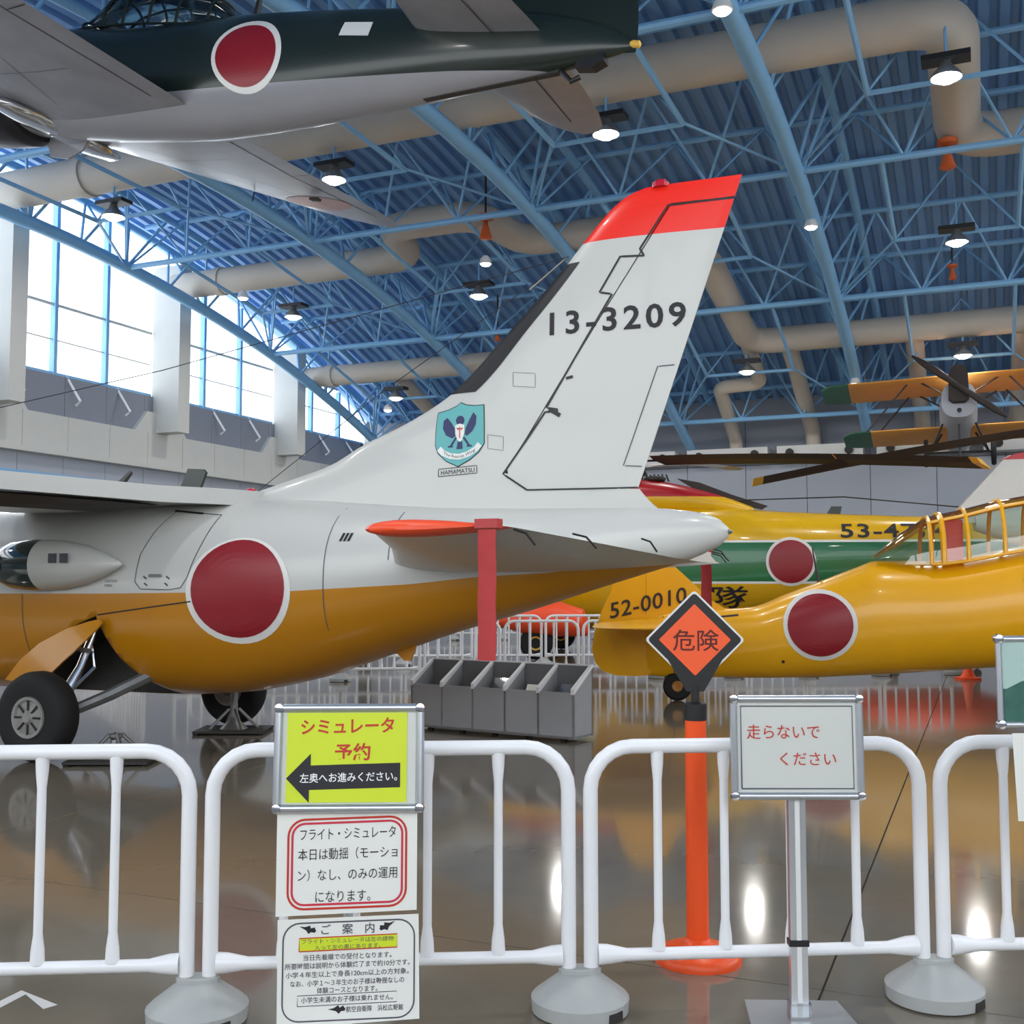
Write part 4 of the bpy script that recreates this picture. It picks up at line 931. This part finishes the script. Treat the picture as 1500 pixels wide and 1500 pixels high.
bpy.context.view_layer.update()
hub_w = he.matrix_world @ (hb + Vector((0, 0, .33)))
blade(he, hub_w, (6.45, 15.0, 2.93), .46, pitch=.3, droop=.06, marks=(.62, .66))
blade(he, hub_w, (-4.5, 22.3, 3.0), .46, pitch=.1, droop=.25)
blade(he, hub_w - Vector((0, 0, .12)), (5.6, 27.5, 4.15), .42, pitch=.04, m='offwhite', droop=.1, tip=1.6)
for sd in (1, -1):
    sp = MB(); rr = []
    for s, z0, z1, w in ((7.35, .42, .60, .05), (7.45, .40, .86, .28), (7.9, .40, 1.0, .36), (8.5, .44, .95, .36), (9.0, .6, .8, .2), (9.1, .68, .74, .04)):
        rr.append([(s, sd * (1.55 + w * math.cos(a)), (z0 + z1) / 2 + (z1 - z0) / 2 * math.sin(a)) for a in np.linspace(0, 2 * math.pi, 20, endpoint=False)])
    sp.grid(rr, True); lab(sp.build('sponson', 'orange', he, smooth=True), 'fluorescent orange float')
    MB().tube([(8.2, sd * .8, .9), (8.2, sd * 1.4, .75)], .06, 8).build('sponson_strut', 's62', he)
    tt_ = MB().lathe([(.1, -.09), (.22, -.1), (.28, -.05), (.285, 0), (.28, .05), (.22, .1), (.1, .09)], 24, (8.25, sd * 1.62, .285), 'Y').build('tyre', 'rubber', he, smooth=True)
    MB().lathe([(0, -.06), (.12, -.1), (.12, .1), (0, .06)], 18, (8.25, sd * 1.62, .285), 'Y').build('wheel_hub', 'tipyellow', tt_)
MB().tube([(-1.8, 0, 1.7), (-1.9, 0, .3)], .05, 8).build('tail_leg', 'steel', he)
MB().lathe([(.08, -.06), (.18, -.06), (.2, 0), (.18, .06), (.08, .06)], 20, (-1.9, 0, .2), 'Y').build('tail_tyre', 'rubber', he)
MB().tube([(5.0, .1, 2.78), (3.0, .1, 2.82), (.9, .1, 2.6)], .012, 5).build('antenna_wire', 'black', he)
MB().prism([(3.05, 2.5), (3.3, 2.5), (3.2, 2.66), (3.02, 2.66)], -.02, .02, 'y').build('blade_antenna', 'zgreen', he)

# second helicopter, mostly outside the picture: its blade crosses the upper right
h2 = thing('white_helicopter', 'white helicopter with red fin cap at the right edge, long dark rotor blade', 'helicopter', mtx=pose((10.6, 16.4, 0), rad(-8)))
Hull([(-3.55, 2.35, 2.1, .10), (-2.5, 2.5, 1.7, .35), (-1, 2.4, .9, .7), (1.5, 2.5, .5, .85), (4, 2.4, .5, .85), (5, 1.6, .8, .4)], 2.4).mesh(.15, 32).build('fuselage', 'mu_white', h2, smooth=True)
MB().prism([(-4.0, 2.2), (-3.12, 3.18), (-2.0, 3.2), (-1.6, 2.3)], -.07, .07, 'y').build('fin', 'mu_white', h2)
lab(MB().prism([(-3.14, 3.18), (-3.0, 3.25), (-2.7, 3.32), (-2.05, 3.3), (-2.0, 3.2)], -.072, .072, 'y').build('fin_cap', 'red', h2), 'red fin cap')
MB().lathe([(.3, 2.4), (.22, 3.0), (.12, 3.9), (.25, 4.0), (.25, 4.1), (0, 4.15)], 18, (1.2, 0, 0)).build('rotor_mast', 'dark', h2, smooth=True)
for x in (-1.5, 3.0):
    for sd in (1, -1):
        MB().tube([(x, sd * .5, .8), (x, sd * .9, .25)], .05, 8).build('gear_leg', 'steel', h2)
        MB().lathe([(.08, -.07), (.22, -.08), (.25, 0), (.22, .08), (.08, .07)], 20, (x, sd * .95, .25), 'Y').build('tyre', 'rubber', h2)
bpy.context.view_layer.update()
hub2 = h2.matrix_world @ Vector((1.2, 0, 4.05))
blade(h2, hub2, (3.72, 17.0, 2.85), .34, pitch=-.3, droop=.12, tip=.16)
blade(h2, hub2, (16.5, 13, 3.2), .34, pitch=.12, droop=.1)

# ------------------------------------------------------------------ small biplane hung near the far wall
bi = thing('hanging_biplane', 'small ochre biplane with green wing tips hanging near the far wall', 'airplane', mtx=pose((10.3, 25.3, 5.16), rad(-111), rad(-12), 0))
# local: x forward (towards camera), y to its left = picture right
def biw(z, half, le, te, slope):
    for sd in (1, -1):
        s0 = .0; parts_ = (('wing', .06, half - .62, 'ochre'), ('wing_tip', half - .62, half, 'tipgreen'))
        for nm, y0, y1, mm in parts_:
            ys = np.linspace(y0, y1, 5); st = []
            for y in ys:
                k = max(0, (y - (half - .3)) / .3); st.append((sd * y, le - .25 * k * k, te + .08 * k, z + sd * slope * y, .05))
            wing(st).build(nm, [mm, mm], bi, smooth=True)
biw(.62, 2.98, 1.0, -.25, .03); biw(-.50, 2.5, .72, -.4, .02)
Hull([(-4.0, .62, .45, .05), (-2.5, .45, .05, .2), (-.8, .35, -.55, .36), (.6, .36, -.6, .40), (1.35, .3, -.52, .36)], 2.6).mesh(.15, 28).build('fuselage', M.setdefault('bigrey', mat('grey_painted_metal', (168, 170, 178), .5)), bi, smooth=True)
MB().prism([(-.21, -.12), (-.20, .45), (-.14, .60), (-.06, .66), (.06, .66), (.14, .60), (.20, .45), (.21, -.12), (.12, -.2), (-.12, -.2)], 1.3, 1.5, 'x').build('radiator', 'propbrown', bi)
for sd in (1, -1):
    for x in (.75, -.15):
        MB().tube([(x, sd * 1.95, -.50 + sd * .04), (x, sd * 1.05, .62 + sd * .03)], .022, 6).build('wing_strut', 'propbrown', bi)
        MB().tube([(x, sd * .35, .3), (x, sd * .85, .62)], .022, 6).build('cabane_strut', 'propbrown', bi)
    for x in (.9, .3): MB().tube([(x, sd * .34, -.5), (.6, sd * .60, -1.08)], .025, 6).build('gear_strut', 'black', bi)
    MB().lathe([(.25, -.03), (.3, -.045), (.32, 0), (.3, .045), (.25, .03)], 24, (.6, sd * .70, -1.08), 'Y').build('tyre', 'rubber', bi)
    MB().lathe([(0, -.03), (.25, -.02), (.25, .02), (0, .03)], 20, (.6, sd * .70, -1.08), 'Y').build('wheel_disc', 'black', bi)
MB().tube([(.6, -.72, -1.08), (.6, .72, -1.08)], .03, 8).build('axle', 'black', bi)
MB().tube([(1.0, 0, -.55), (1.0, 0, -1.35)], .025, 6).build('skid_post', 'black', bi)
MB().lathe([(0, 0), (.05, .0), (.05, .03), (0, .04)], 14, (1.5, 0, -.42), 'X').build('starter_dog', 'black', bi)
lb = []
for k in range(9):
    u = -1 + k / 4; r = 1.18 * u; lb.append((1.58, .80 * r * -1 * -1, -.66 * r + .12))
MB().tube(lb, [.03, .075, .085, .07, .05, .07, .085, .075, .03], 8).build('propeller', 'propbrown', bi, smooth=True)
for sd in (1, -1): MB().tube([(.6, sd * 2.0, .68), (.4, sd * 2.0, 1.9)], .012, 5).build('suspension_cable', 'steel', bi)
st = [(y, -3.0, -3.9, .55, .03) for y in (-1.2, 0, 1.2)]; wing(st).build('tailplane', ['ochre', 'ochre'], bi)
MB().prism([(-3.2, .5), (-4.1, .5), (-4.1, 1.2), (-3.6, 1.2)], -.02, .02, 'y').build('fin', 'tipgreen', bi)

# ------------------------------------------------------------------ white pipe barriers
def rail_path(w, h, r=.13, z0=.0):
    P = [(0, 0, z0), (0, 0, h - r)]
    for k in range(1, 7):
        a = math.pi / 2 * k / 6; P.append((r - r * math.cos(a), 0, h - r + r * math.sin(a)))
    return P + [(w - p[0], 0, p[2]) for p in P[::-1]]
def make_barrier(w, label, group, nb=4, lo=False, loc=(0, 0, 0), rz=0.0):
    n = 6 if lo else 14
    o = thing('pipe_barrier', label, 'barrier', group, loc=loc, rz=rz)
    MB().tube(rail_path(w, .785, .13, .131), .0225, n, up=(0, 1, 0)).build('frame', 'white', o, smooth=True)
    MB().tube([(.02, 0, .165), (.05, 0, .165), (.11, 0, .162), (w - .11, 0, .162), (w - .05, 0, .165), (w - .02, 0, .165)], [.031, .029, .019, .019, .029, .031], n).build('bottom_rail', 'white', o, smooth=True)
    b0 = None
    for k in range(nb):
        x = w * (k + 1) / (nb + 1)
        if b0 is None:
            b0 = MB().tube([(0, 0, .175), (0, 0, .215), (0, 0, .26), (0, 0, .68), (0, 0, .73), (0, 0, .77)], [.0215, .0195, .0135, .0135, .0185, .0205], n - 2).build('upright_bar', 'white', o, smooth=True); b0.location = (x, 0, 0)
        else: share(b0, o, (x, 0, 0))
    return o
def make_base(label, group, loc, rz=0.0, s=1.0, sx=1.0):
    o = thing('barrier_base', label, 'barrier base', group, loc=loc, rz=rz)
    MB().lathe([(.128 * s, .0), (.142 * s, .006), (.145 * s, .045), (.135 * s, .055), (.06 * s, .112), (.05 * s, .116)], 28, sx=sx).build('weight_block', 'base_grey', o, smooth=True, angle=25)
    MB().lathe([(.034, .114), (.034, .126), (.03, .13)], 14, sx=1.9).build('pipe_socket', 'base_grey', o)
    MB().box((.082 * sx * s, -.100 * s, .02), (.055, .03, .026), rz=.68).build('grip_notch', 'dark', o)
    return o
gap = .034
NB = [(-2.06, 3.25), (-.925, 3.335), (.205, 3.41), (1.305, 3.50), (2.40, 3.585)]
lbn = ['white pipe barrier at the left edge', 'white pipe barrier behind the yellow-green sign', 'white pipe barrier behind the no running sign', 'white pipe barrier at the right edge']
for i in range(4):
    p, q = Vector(NB[i]), Vector(NB[i + 1]); d = (q - p); w = d.length - 2 * gap; u = d.normalized()
    make_barrier(w, lbn[i], 'pipe barriers in the front row', loc=(p.x + u.x * gap, p.y + u.y * gap, 0), rz=math.atan2(u.y, u.x))
bb = ['outside the left edge', 'left of the simulator sign', 'in the middle between two barriers', 'right of the no running sign', 'outside the right edge']
for i, (p, w) in enumerate(zip(NB, bb)): make_base('grey domed barrier base ' + w, 'barrier bases in the front row', (p[0], p[1], 0), .06, 1.0, 1.02)

# background barriers round the trainer and helicopter
def row(p0, p1, n, group, where, skip=()):
    p0, p1 = Vector(p0), Vector(p1); d = (p1 - p0) / n; u = d.normalized(); first = None; fb = None
    for k in range(n):
        p = p0 + d * k; rz = math.atan2(u.y, u.x); lb_ = 'white pipe barrier %s, %s from the left' % (where, ORD[k])
        loc = (p.x + u.x * .035, p.y + u.y * .035, 0)
        if first is None: first = make_barrier(d.length - .07, lb_, group, 5, True, loc, rz)
        else: copy_tree(first, loc, rz, lb_)
    for k in range(n + 1):
        p = p0 + d * k; lb_ = 'grey barrier base %s, %s from the left' % (where, ORD[k])
        if fb is None: fb = make_base(lb_, 'bases of the barriers ' + where, (p.x, p.y, 0), 0, 1.0)
        else: copy_tree(fb, (p.x, p.y, 0), 0, lb_)
ORD = ['first', 'second', 'third', 'fourth', 'fifth', 'sixth', 'seventh', 'eighth', 'ninth', 'tenth', 'eleventh', 'twelfth', 'thirteenth', 'fourteenth', 'fifteenth', 'sixteenth', 'seventeenth']
row((-4.4, 14.4), (6.27, 15.78), 10, 'barriers in front of the helicopter', 'in the row behind the trainer')
row((-5.0, 17.2), (4.9, 17.9), 9, 'barriers close to the helicopter', 'in the row beside the helicopter')
row((-8.0, 24.2), (2.0, 26.0), 9, 'barriers far back', 'in the far row by the back wall')
row((-4.85, 14.7), (-9.4, 22.8), 8, 'barriers to the left', 'in the row left of the helicopter')

# ------------------------------------------------------------------ grey bin with five compartments
p0, p1 = Vector((-.90, 9.92)), Vector((.50, 9.02)); d = p1 - p0; W_ = d.length; rzb = math.atan2(d.y, d.x)
bn = thing('divided_bin', 'grey floor bin divided into five open slanted compartments', 'bin', loc=(p0.x, p0.y, 0), rz=rzb)
dp_ = .32
MB().bbox((0, 0, .025), (W_, .018, .40)).build('front_panel', 'bin', bn)
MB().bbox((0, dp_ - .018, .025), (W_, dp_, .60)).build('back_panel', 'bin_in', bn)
MB().bbox((0, 0, .025), (W_, dp_, .045)).build('bottom_panel', 'bin', bn)
for k in range(6):
    x = (W_ - .02) * k / 5
    dv_ = MB().prism([(.0, .03), (dp_, .03), (dp_, .60), (.0, .42)], x, x + .02, 'x').build('divider', 'bin', bn)
    MB().prism([(-.006, .385), (-.006, .43), (dp_, .612), (dp_, .59)], x - .006, x + .026, 'x').build('edge_strip', 'bin_edge', dv_)
MB().bbox((0, dp_ - .02, .598), (W_, dp_ + .003, .610)).build('top_strip', 'bin_edge', bn)
for k in range(5): MB().box((.15 + k * (W_ - .3) / 4, .1, .0125), (.04, .04, .025)).build('foot', 'rubber', bn)
for k, z in ((2, .40), (3, .36), (4, .38)):
    b = MB(); R_ = Matrix.Rotation(-.5, 3, 'X'); b.box(((k + .55) * W_ / 5, .16, z - .02), (.17, .01, .2), R=R_)
    tag(b.build('leaflet', 'acr' if k != 3 else 'paper'), 'clear leaflet sleeve leaning in the %s compartment of the bin' % ['', '', 'third', 'fourth', 'fifth'][k], 'leaflet', 'leaflets in the bin')
    o = bpy.context.scene.objects['leaflet' + ('' if k == 2 else '.%03d' % (k - 2))]; o.location = bn.location; o.rotation_euler = bn.rotation_euler

# ------------------------------------------------------------------ orange bollard with danger sign
bo = thing('warning_bollard', 'orange bollard with black topped pole and diamond danger sign', 'bollard', loc=(.635, 3.86, 0), rz=-.06)
MB().lathe([(.148, 0), (.148, .018), (.135, .034), (.08, .055), (.05, .062), (.04, .075)], 36).build('bollard_base', 'orange_post', bo, smooth=True)
MB().lathe([(.04, .06), (.0385, .10), (.0365, .78), (.0365, .815)], 28).build('bollard_post', 'orange_post', bo, smooth=True)
MB().lathe([(.039, .812), (.039, .868), (.03, .875)], 28).build('bollard_cap', 'black', bo, smooth=True)
MB().lathe([(.014, .87), (.014, .93)], 12).build('sign_stem', 'black', bo)
sg = MB(); R45 = Matrix.Rotation(rad(45), 3, 'Y')
def dia(h, y0, y1, rr=.012):
    pts = []
    for k in range(4):
        a = k * math.pi / 2; c = Vector((math.cos(a), math.sin(a))) * (h - rr * 1.4)
        for j in range(-2, 3): b = a + j * math.pi / 8; pts.append((c.x + rr * math.cos(b), c.y + rr * math.sin(b)))
    return [(p[0], p[1] + 1.088) for p in pts]
sb = MB().prism(dia(.172, 0, 0), -.006, .0, 'y').build('sign_board', 'offwhite', bo)
MB().prism(dia(.163, 0, 0), -.008, -.005, 'y').build('sign_border', 'black', sb)
MB().prism(dia(.124, 0, 0, .004), -.0095, -.007, 'y').build('sign_face', 'signorange', sb)
MB().prism([(-.10, 1.03), (-.055, 1.01), (0, .948), (.055, 1.01), (.10, 1.03), (.03, .91), (-.03, .91)], -.0085, .012, 'y').build('sign_clamp', 'black', sb)
def flat_text(body, cx, cz, w, h, m, parent, y, bold=.0, name='lettering', shear=0.0):
    v, f = fit_text(body, w, h, bold); mb = MB(); mb.add([(cx + p[0], y, cz + p[1] + shear * p[0]) for p in v], f); return mb.build(name, m, parent, fix=False)
MB().prism([(-.098, 1.03), (.098, 1.03), (.098, 1.031), (-.098, 1.031)], -.0096, -.0095, 'y')
flat_text('危険', 0.003, 1.086, .158, .074, M.setdefault('maroon', mat('dark_maroon_print', (92, 24, 16), .6)), sb, -.0102, .008)

# ------------------------------------------------------------------ sign stands
def frame_board(o, w, h, cz, tilt, sheet, bar=.02, y=0.0, rad_=.012):
    """aluminium snap frame with sheet; local x right, z up, tilted back about its centre"""
    T_ = Matrix.Translation((0, y, cz)) @ Matrix.Rotation(tilt, 4, 'X')
    bd = MB().bbox((-w / 2 + .006, .0, -h / 2 + .006), (w / 2 - .006, .008, h / 2 - .006)).build('sign_board', sheet, o); bd.matrix_local = T_
    fr_ = []
    for (a, b) in (((-w / 2 + .012, h / 2 - .0), (w / 2 - .012, h / 2)), ((-w / 2 + .012, -h / 2), (w / 2 - .012, -h / 2)), ((-w / 2, -h / 2 + .012), (-w / 2, h / 2 - .012)), ((w / 2, -h / 2 + .012), (w / 2, h / 2 - .012))):
        f_ = MB().tube([(a[0], 0, a[1]), (b[0], 0, b[1])], rad_, 10).build('frame_bar', 'alu', o, smooth=True); f_.matrix_local = T_; fr_.append(f_)
    for sx in (-1, 1):
        for sz in (-1, 1):
            c_ = MB().lathe([(0, -.014), (.012, -.011), (.0145, 0), (.012, .011), (0, .014)], 10, (sx * w / 2, 0, sz * h / 2), 'Y').build('frame_corner', 'chrome', o, smooth=True); c_.matrix_local = T_
    return bd
# simulator sign (left)
s1 = thing('simulator_sign', 'yellow-green simulator sign with black arrow in aluminium frame on a stand', 'sign', loc=(-.452, 3.10, 0), rz=.035)
bd = frame_board(s1, .392, .272, .80, -.10, 'sign_sheet')
MB().bbox((-.172, -.0022, -.120), (.160, .0, .123)).build('lime_sheet', 'lime', bd)
def bt_(body, cx, cz, w, h, m, bold=0., y=-.0032, par=bd, sh=.02): return flat_text(body, cx, cz, w, h, m, par, y, bold, shear=sh)
bt_('シミュレータ', -.005, .087, .258, .042, 'ink_red', .02)
bt_('予約', .010, .016, .098, .048, 'ink_red', .022)
ar = [(-.172, -.055), (-.105, .012), (-.105, -.020), (.142, -.014), (.142, -.080), (-.108, -.086), (-.108, -.120)]
MB().prism(ar, -.0032, -.0024, 'y').build('arrow', 'ink', bd)
bt_('左奥へお進みください。', .0, -.052, .268, .026, 'ink_white', .01, -.0042)
MB().tube([(0.0, .02, .03), (0, .02, .80)], .0135, 12).build('pole', 'alu', s1, smooth=True)
MB().prism([(-.15, -.14), (.15, -.14), (.17, -.1), (.17, .12), (-.17, .12), (-.17, -.1)], .0, .014, 'z').build('base_plate', 'offwhite', s1)
MB().tube([(0, .02, .01), (0, .02, .06)], .025, 12).build('pole_collar', 'alu', s1)
# two paper notices taped to the stand
def paper(name, label, loc, rz, pts, y=0.0):
    o = tag(MB().prism(pts, -.0015, .0, 'y').build(name, 'paper'), label, 'notice', 'paper notices under the simulator sign'); o.location = loc; o.rotation_euler = (rad(-1.5), 0, rz); return o
def rounded(x0, x1, z0, z1, r, w, sh=0.0, n=6):
    P = []
    for (cx, cz, a0) in ((x1 - r, z1 - r, 0), (x0 + r, z1 - r, 90), (x0 + r, z0 + r, 180), (x1 - r, z0 + r, 270)):
        for k in range(n + 1): a = rad(a0 + 90 * k / n); P.append((cx + r * math.cos(a), cz + r * math.sin(a) + sh * (cx + r * math.cos(a))))
    return strip2(P + [P[0]], w, 1)
def pline(o, pts_faces, m, y=-.0025, name='border_line'):
    mb = MB(); mb.add([(p[0], y, p[1]) for p in pts_faces[0]], pts_faces[1]); return mb.build(name, m, o, fix=False)
n1 = paper('paper_notice', 'white paper with red rounded border, Japanese text on simulator running without motion', (-.452, 3.095, .51), .035, [(-.195, -.137), (.190, -.122), (.190, .142), (-.195, .142)])
SHR = .03
for k, (ins, wd) in enumerate(((.0, .006), (.011, .006))): pline(n1, rounded(-.163 + ins, .160 - ins, -.114 + ins, .126 - ins, .045 - ins, wd, SHR), 'ink_pink' if k else 'ink_red')
def nt(o, body, cx, cz, w, h, m='ink', bold=.0, y=-.0028): return flat_text(body, cx, cz, w, h, m, o, y, bold, shear=SHR)
nt(n1, 'フライト・シミュレータ', 0, .086, .262, .030); nt(n1, '本日は動揺（モーショ', 0, .032, .272, .032); nt(n1, 'ン）なし、のみの運用', 0, -.024, .272, .032); nt(n1, 'になります。', -.012, -.083, .15, .030)
n2 = paper('paper_notice', 'white paper with black rounded border, Japanese guidance text and a yellow box', (-.45, 3.095, .225), .035, [(-.190, -.150), (.197, -.128), (.193, .150), (-.192, .137)])
pline(n2, rounded(-.176, .182, -.128, .132, .045, .004, SHR), 'ink_grey')
nt(n2, 'ご　案　内', 0, .113, .145, .028, 'ink_grey', .01)
yb = MB().prism([(-.132, .053), (.135, .063), (.135, .098), (-.132, .088)], -.0028, -.0016, 'y').build('yellow_box', 'lime', n2)
pline(n2, strip2([(-.132, .053), (.135, .063), (.135, .098), (-.132, .088), (-.132, .053)], .003, 1), 'ink_red', -.0034)
nt(n2, 'フライト・シミュレータは左の建物', 0, .083, .25, .013, 'ink_grey', y=-.0036); nt(n2, '入って左の奥にあります。', 0, .066, .18, .013, 'ink_grey', y=-.0036)
for z, w, s_ in ((.040, .24, '当日先着順での受付となります。'), (.018, .34, '所要時間は説明から体験終了まで約10分です。'), (-.005, .335, '小学４年生以上で身長120cm以上の方対象。'), (-.028, .31, 'なお、小学１～３年生のお子様は動揺なしの'), (-.048, .165, '体験コースとなります。'), (-.072, .25, '小学生未満のお子様は乗れません。'), (-.098, .155, '航空自衛隊　浜松広報館')):
    nt(n2, s_, 0 if z > -.09 else .075, z, w, .0165, 'ink_grey', .01)
pline(n2, strip2([(-.135, -.092), (.135, -.082), (.135, -.054), (-.135, -.064), (-.135, -.092)], .002, 1), 'ink_grey', -.0027)
def jet(cx, cz, k, rot):
    P = [(-.024, 0), (-.008, .003), (.004, .011), (.008, .004), (.018, .010), (.021, .004), (.024, .003), (.022, -.004), (.012, -.005), (.006, -.012), (-.002, -.005), (-.010, -.003)]
    c_, s_ = math.cos(rot), math.sin(rot); return [(cx + (p[0] * c_ * k - p[1] * s_), cz + p[0] * k * s_ + p[1] * c_) for p in P]
for cx, cz, k, r_ in ((-.11, .113, 1, -.3), (.108, .121, -1, .5), (-.028, -.100, 1, 0)):
    P = jet(cx, cz, k, r_); mb = MB(); mb.add([(p[0], -.0028, p[1]) for p in P], [tuple(range(len(P)))]); mb.build('jet_mark', 'ink', n2, fix=False)
# no-running sign (right)
s2_ = thing('no_running_sign', 'white sign with red Japanese text asking not to run, on silver pole stand', 'sign', loc=(.842, 3.30, 0), rz=.0)
bd2 = frame_board(s2_, .372, .283, .80, -.03, 'sign_sheet', rad_=.0115)
pline(bd2, strip2([(-.165, -.120), (.165, -.120), (.165, .120), (-.165, .120), (-.165, -.120)], .004, 1), 'ink_grey', -.002)
bt_('走らないで', -.040, .045, .216, .042, 'ink_red', .0, -.0022, bd2, 0); bt_('ください', .032, -.034, .165, .038, 'ink_red', .0, -.0022, bd2, 0)
MB().bbox((-.026, .008, .02), (.024, .034, .67)).build('pole', 'alu', s2_)
MB().bbox((-.008, .006, .02), (.006, .009, .66)).build('pole_groove', 'offwhite', s2_)
lab(MB().bbox((-.030, .004, .222), (.028, .038, .240)).build('pole_band', 'black', s2_), 'black band round the pole')
MB().prism([(-.16, -.10), (.16, -.12), (.15, .16), (-.13, .17)], .0, .012, 'z').build('base_plate', 'alu', s2_)
MB().bbox((-.032, .0, .012), (.030, .042, .06)).build('pole_foot', 'acr', s2_)
# framed picture board at the right edge with a paper below
s3 = thing('picture_board', 'aluminium framed green aerial picture board at the right edge', 'sign', loc=(1.567, 3.12, 0), rz=.0)
bd3 = frame_board(s3, .40, .238, 1.008, -.02, 'poster_sky', rad_=.009)
MB().bbox((-.19, -.003, -.113), (.19, -.0005, -.02)).build('picture_land', 'poster_sea', bd3)
MB().prism([(-.18, -.02), (-.14, .0), (-.10, .012), (-.05, .0), (.0, .02), (.08, .01), (.18, .015), (.18, -.02)], -.003, -.0005, 'y').build('picture_hill', 'poster_sea', bd3)
MB().tube([(0.05, .02, .0), (0.05, .02, 1.0)], .0135, 12).build('pole', 'alu', s3)
MB().prism([(-.1, -.12), (.2, -.12), (.2, .15), (-.1, .15)], .0, .012, 'z').build('base_plate', 'offwhite', s3)
n3 = tag(MB().prism([(-.175, -.12), (.2, -.115), (.2, .125), (-.185, .12)], -.0015, 0, 'y').build('info_sheet', 'paper'), 'white printed sheet hanging below the picture board at the right edge', 'notice'); n3.location = (1.572, 3.095, .748)
MB().bbox((-.15, -.003, .075), (-.09, -.0016, .105)).build('logo_block', 'poster_sea', n3)
for k, (z, s_) in enumerate(((.06, '昭和29年7月1日航空自衛隊発足'), (.045, '昭和30年浜松基地開設'), (.03, '昭和33年教育隊を編成'), (.0, '広報館の案内'), (-.015, '一般公開'), (-.05, '昭和の航空機を展示'), (-.08, '平成11年4月開館'))):
    flat_text(s_, .02, z, .27, .009, 'ink_grey', n3, -.0022)
# small orange marker cone behind the trainer
co = thing('marker_cone', 'small orange marker cone standing behind the trainer fuselage', 'traffic cone', loc=(6.15, 15.0, 0))
MB().lathe([(.045, .03), (.1, .03), (.07, .1), (.02, .42), (.0, .43)], 20).build('cone_body', 'orange_post', co, smooth=True)
MB().lathe([(.17, 0), (.17, .03), (.1, .035)], 20).build('cone_base', 'orange_post', co)

fo = thing('orange_float', 'fluorescent orange float on low wheels standing behind the trainer', 'float', loc=(6.5, 17.2, 0), rz=rad(-8))
fm = MB(); rr = []
for x, z0, z1, w in ((-1.15, .55, .62, .05), (-1.0, .35, .85, .28), (-.4, .30, .95, .36), (.5, .30, .95, .36), (1.0, .45, .85, .25), (1.2, .6, .68, .05)):
    rr.append([(x, w * math.cos(a), (z0 + z1) / 2 + (z1 - z0) / 2 * math.sin(a)) for a in np.linspace(0, 2 * math.pi, 20, endpoint=False)])
fm.grid(rr, True); fm.build('float_body', 'orange', fo, smooth=True)
for x in (-.6, .6):
    MB().box((x, 0, .2), (.08, .5, .28)).build('float_cradle', 'steel', fo)
    for y in (-.25, .25): MB().lathe([(.02, -.03), (.06, -.03), (.07, 0), (.06, .03), (.02, .03)], 14, (x, y, .07), 'Y').build('castor', 'rubber', fo)

# white floor tape marks near the barriers
def tape(pts, label):
    v, f = strip2(pts, .045, 1); mb = MB(); n = len(v)
    mb.add([(p[0], p[1], .0008) for p in v], f); tag(mb.build('floor_tape', 'offwhite', fix=False), label, 'floor marking', 'white tape on the floor')
tape([(-1.62, 3.26), (-1.535, 3.56), (-1.40, 3.44)], 'white bent tape mark on the floor at the lower left corner')
tape([(-1.06, 3.22), (-.985, 3.42)], 'short white tape mark on the floor beside the left barrier base')
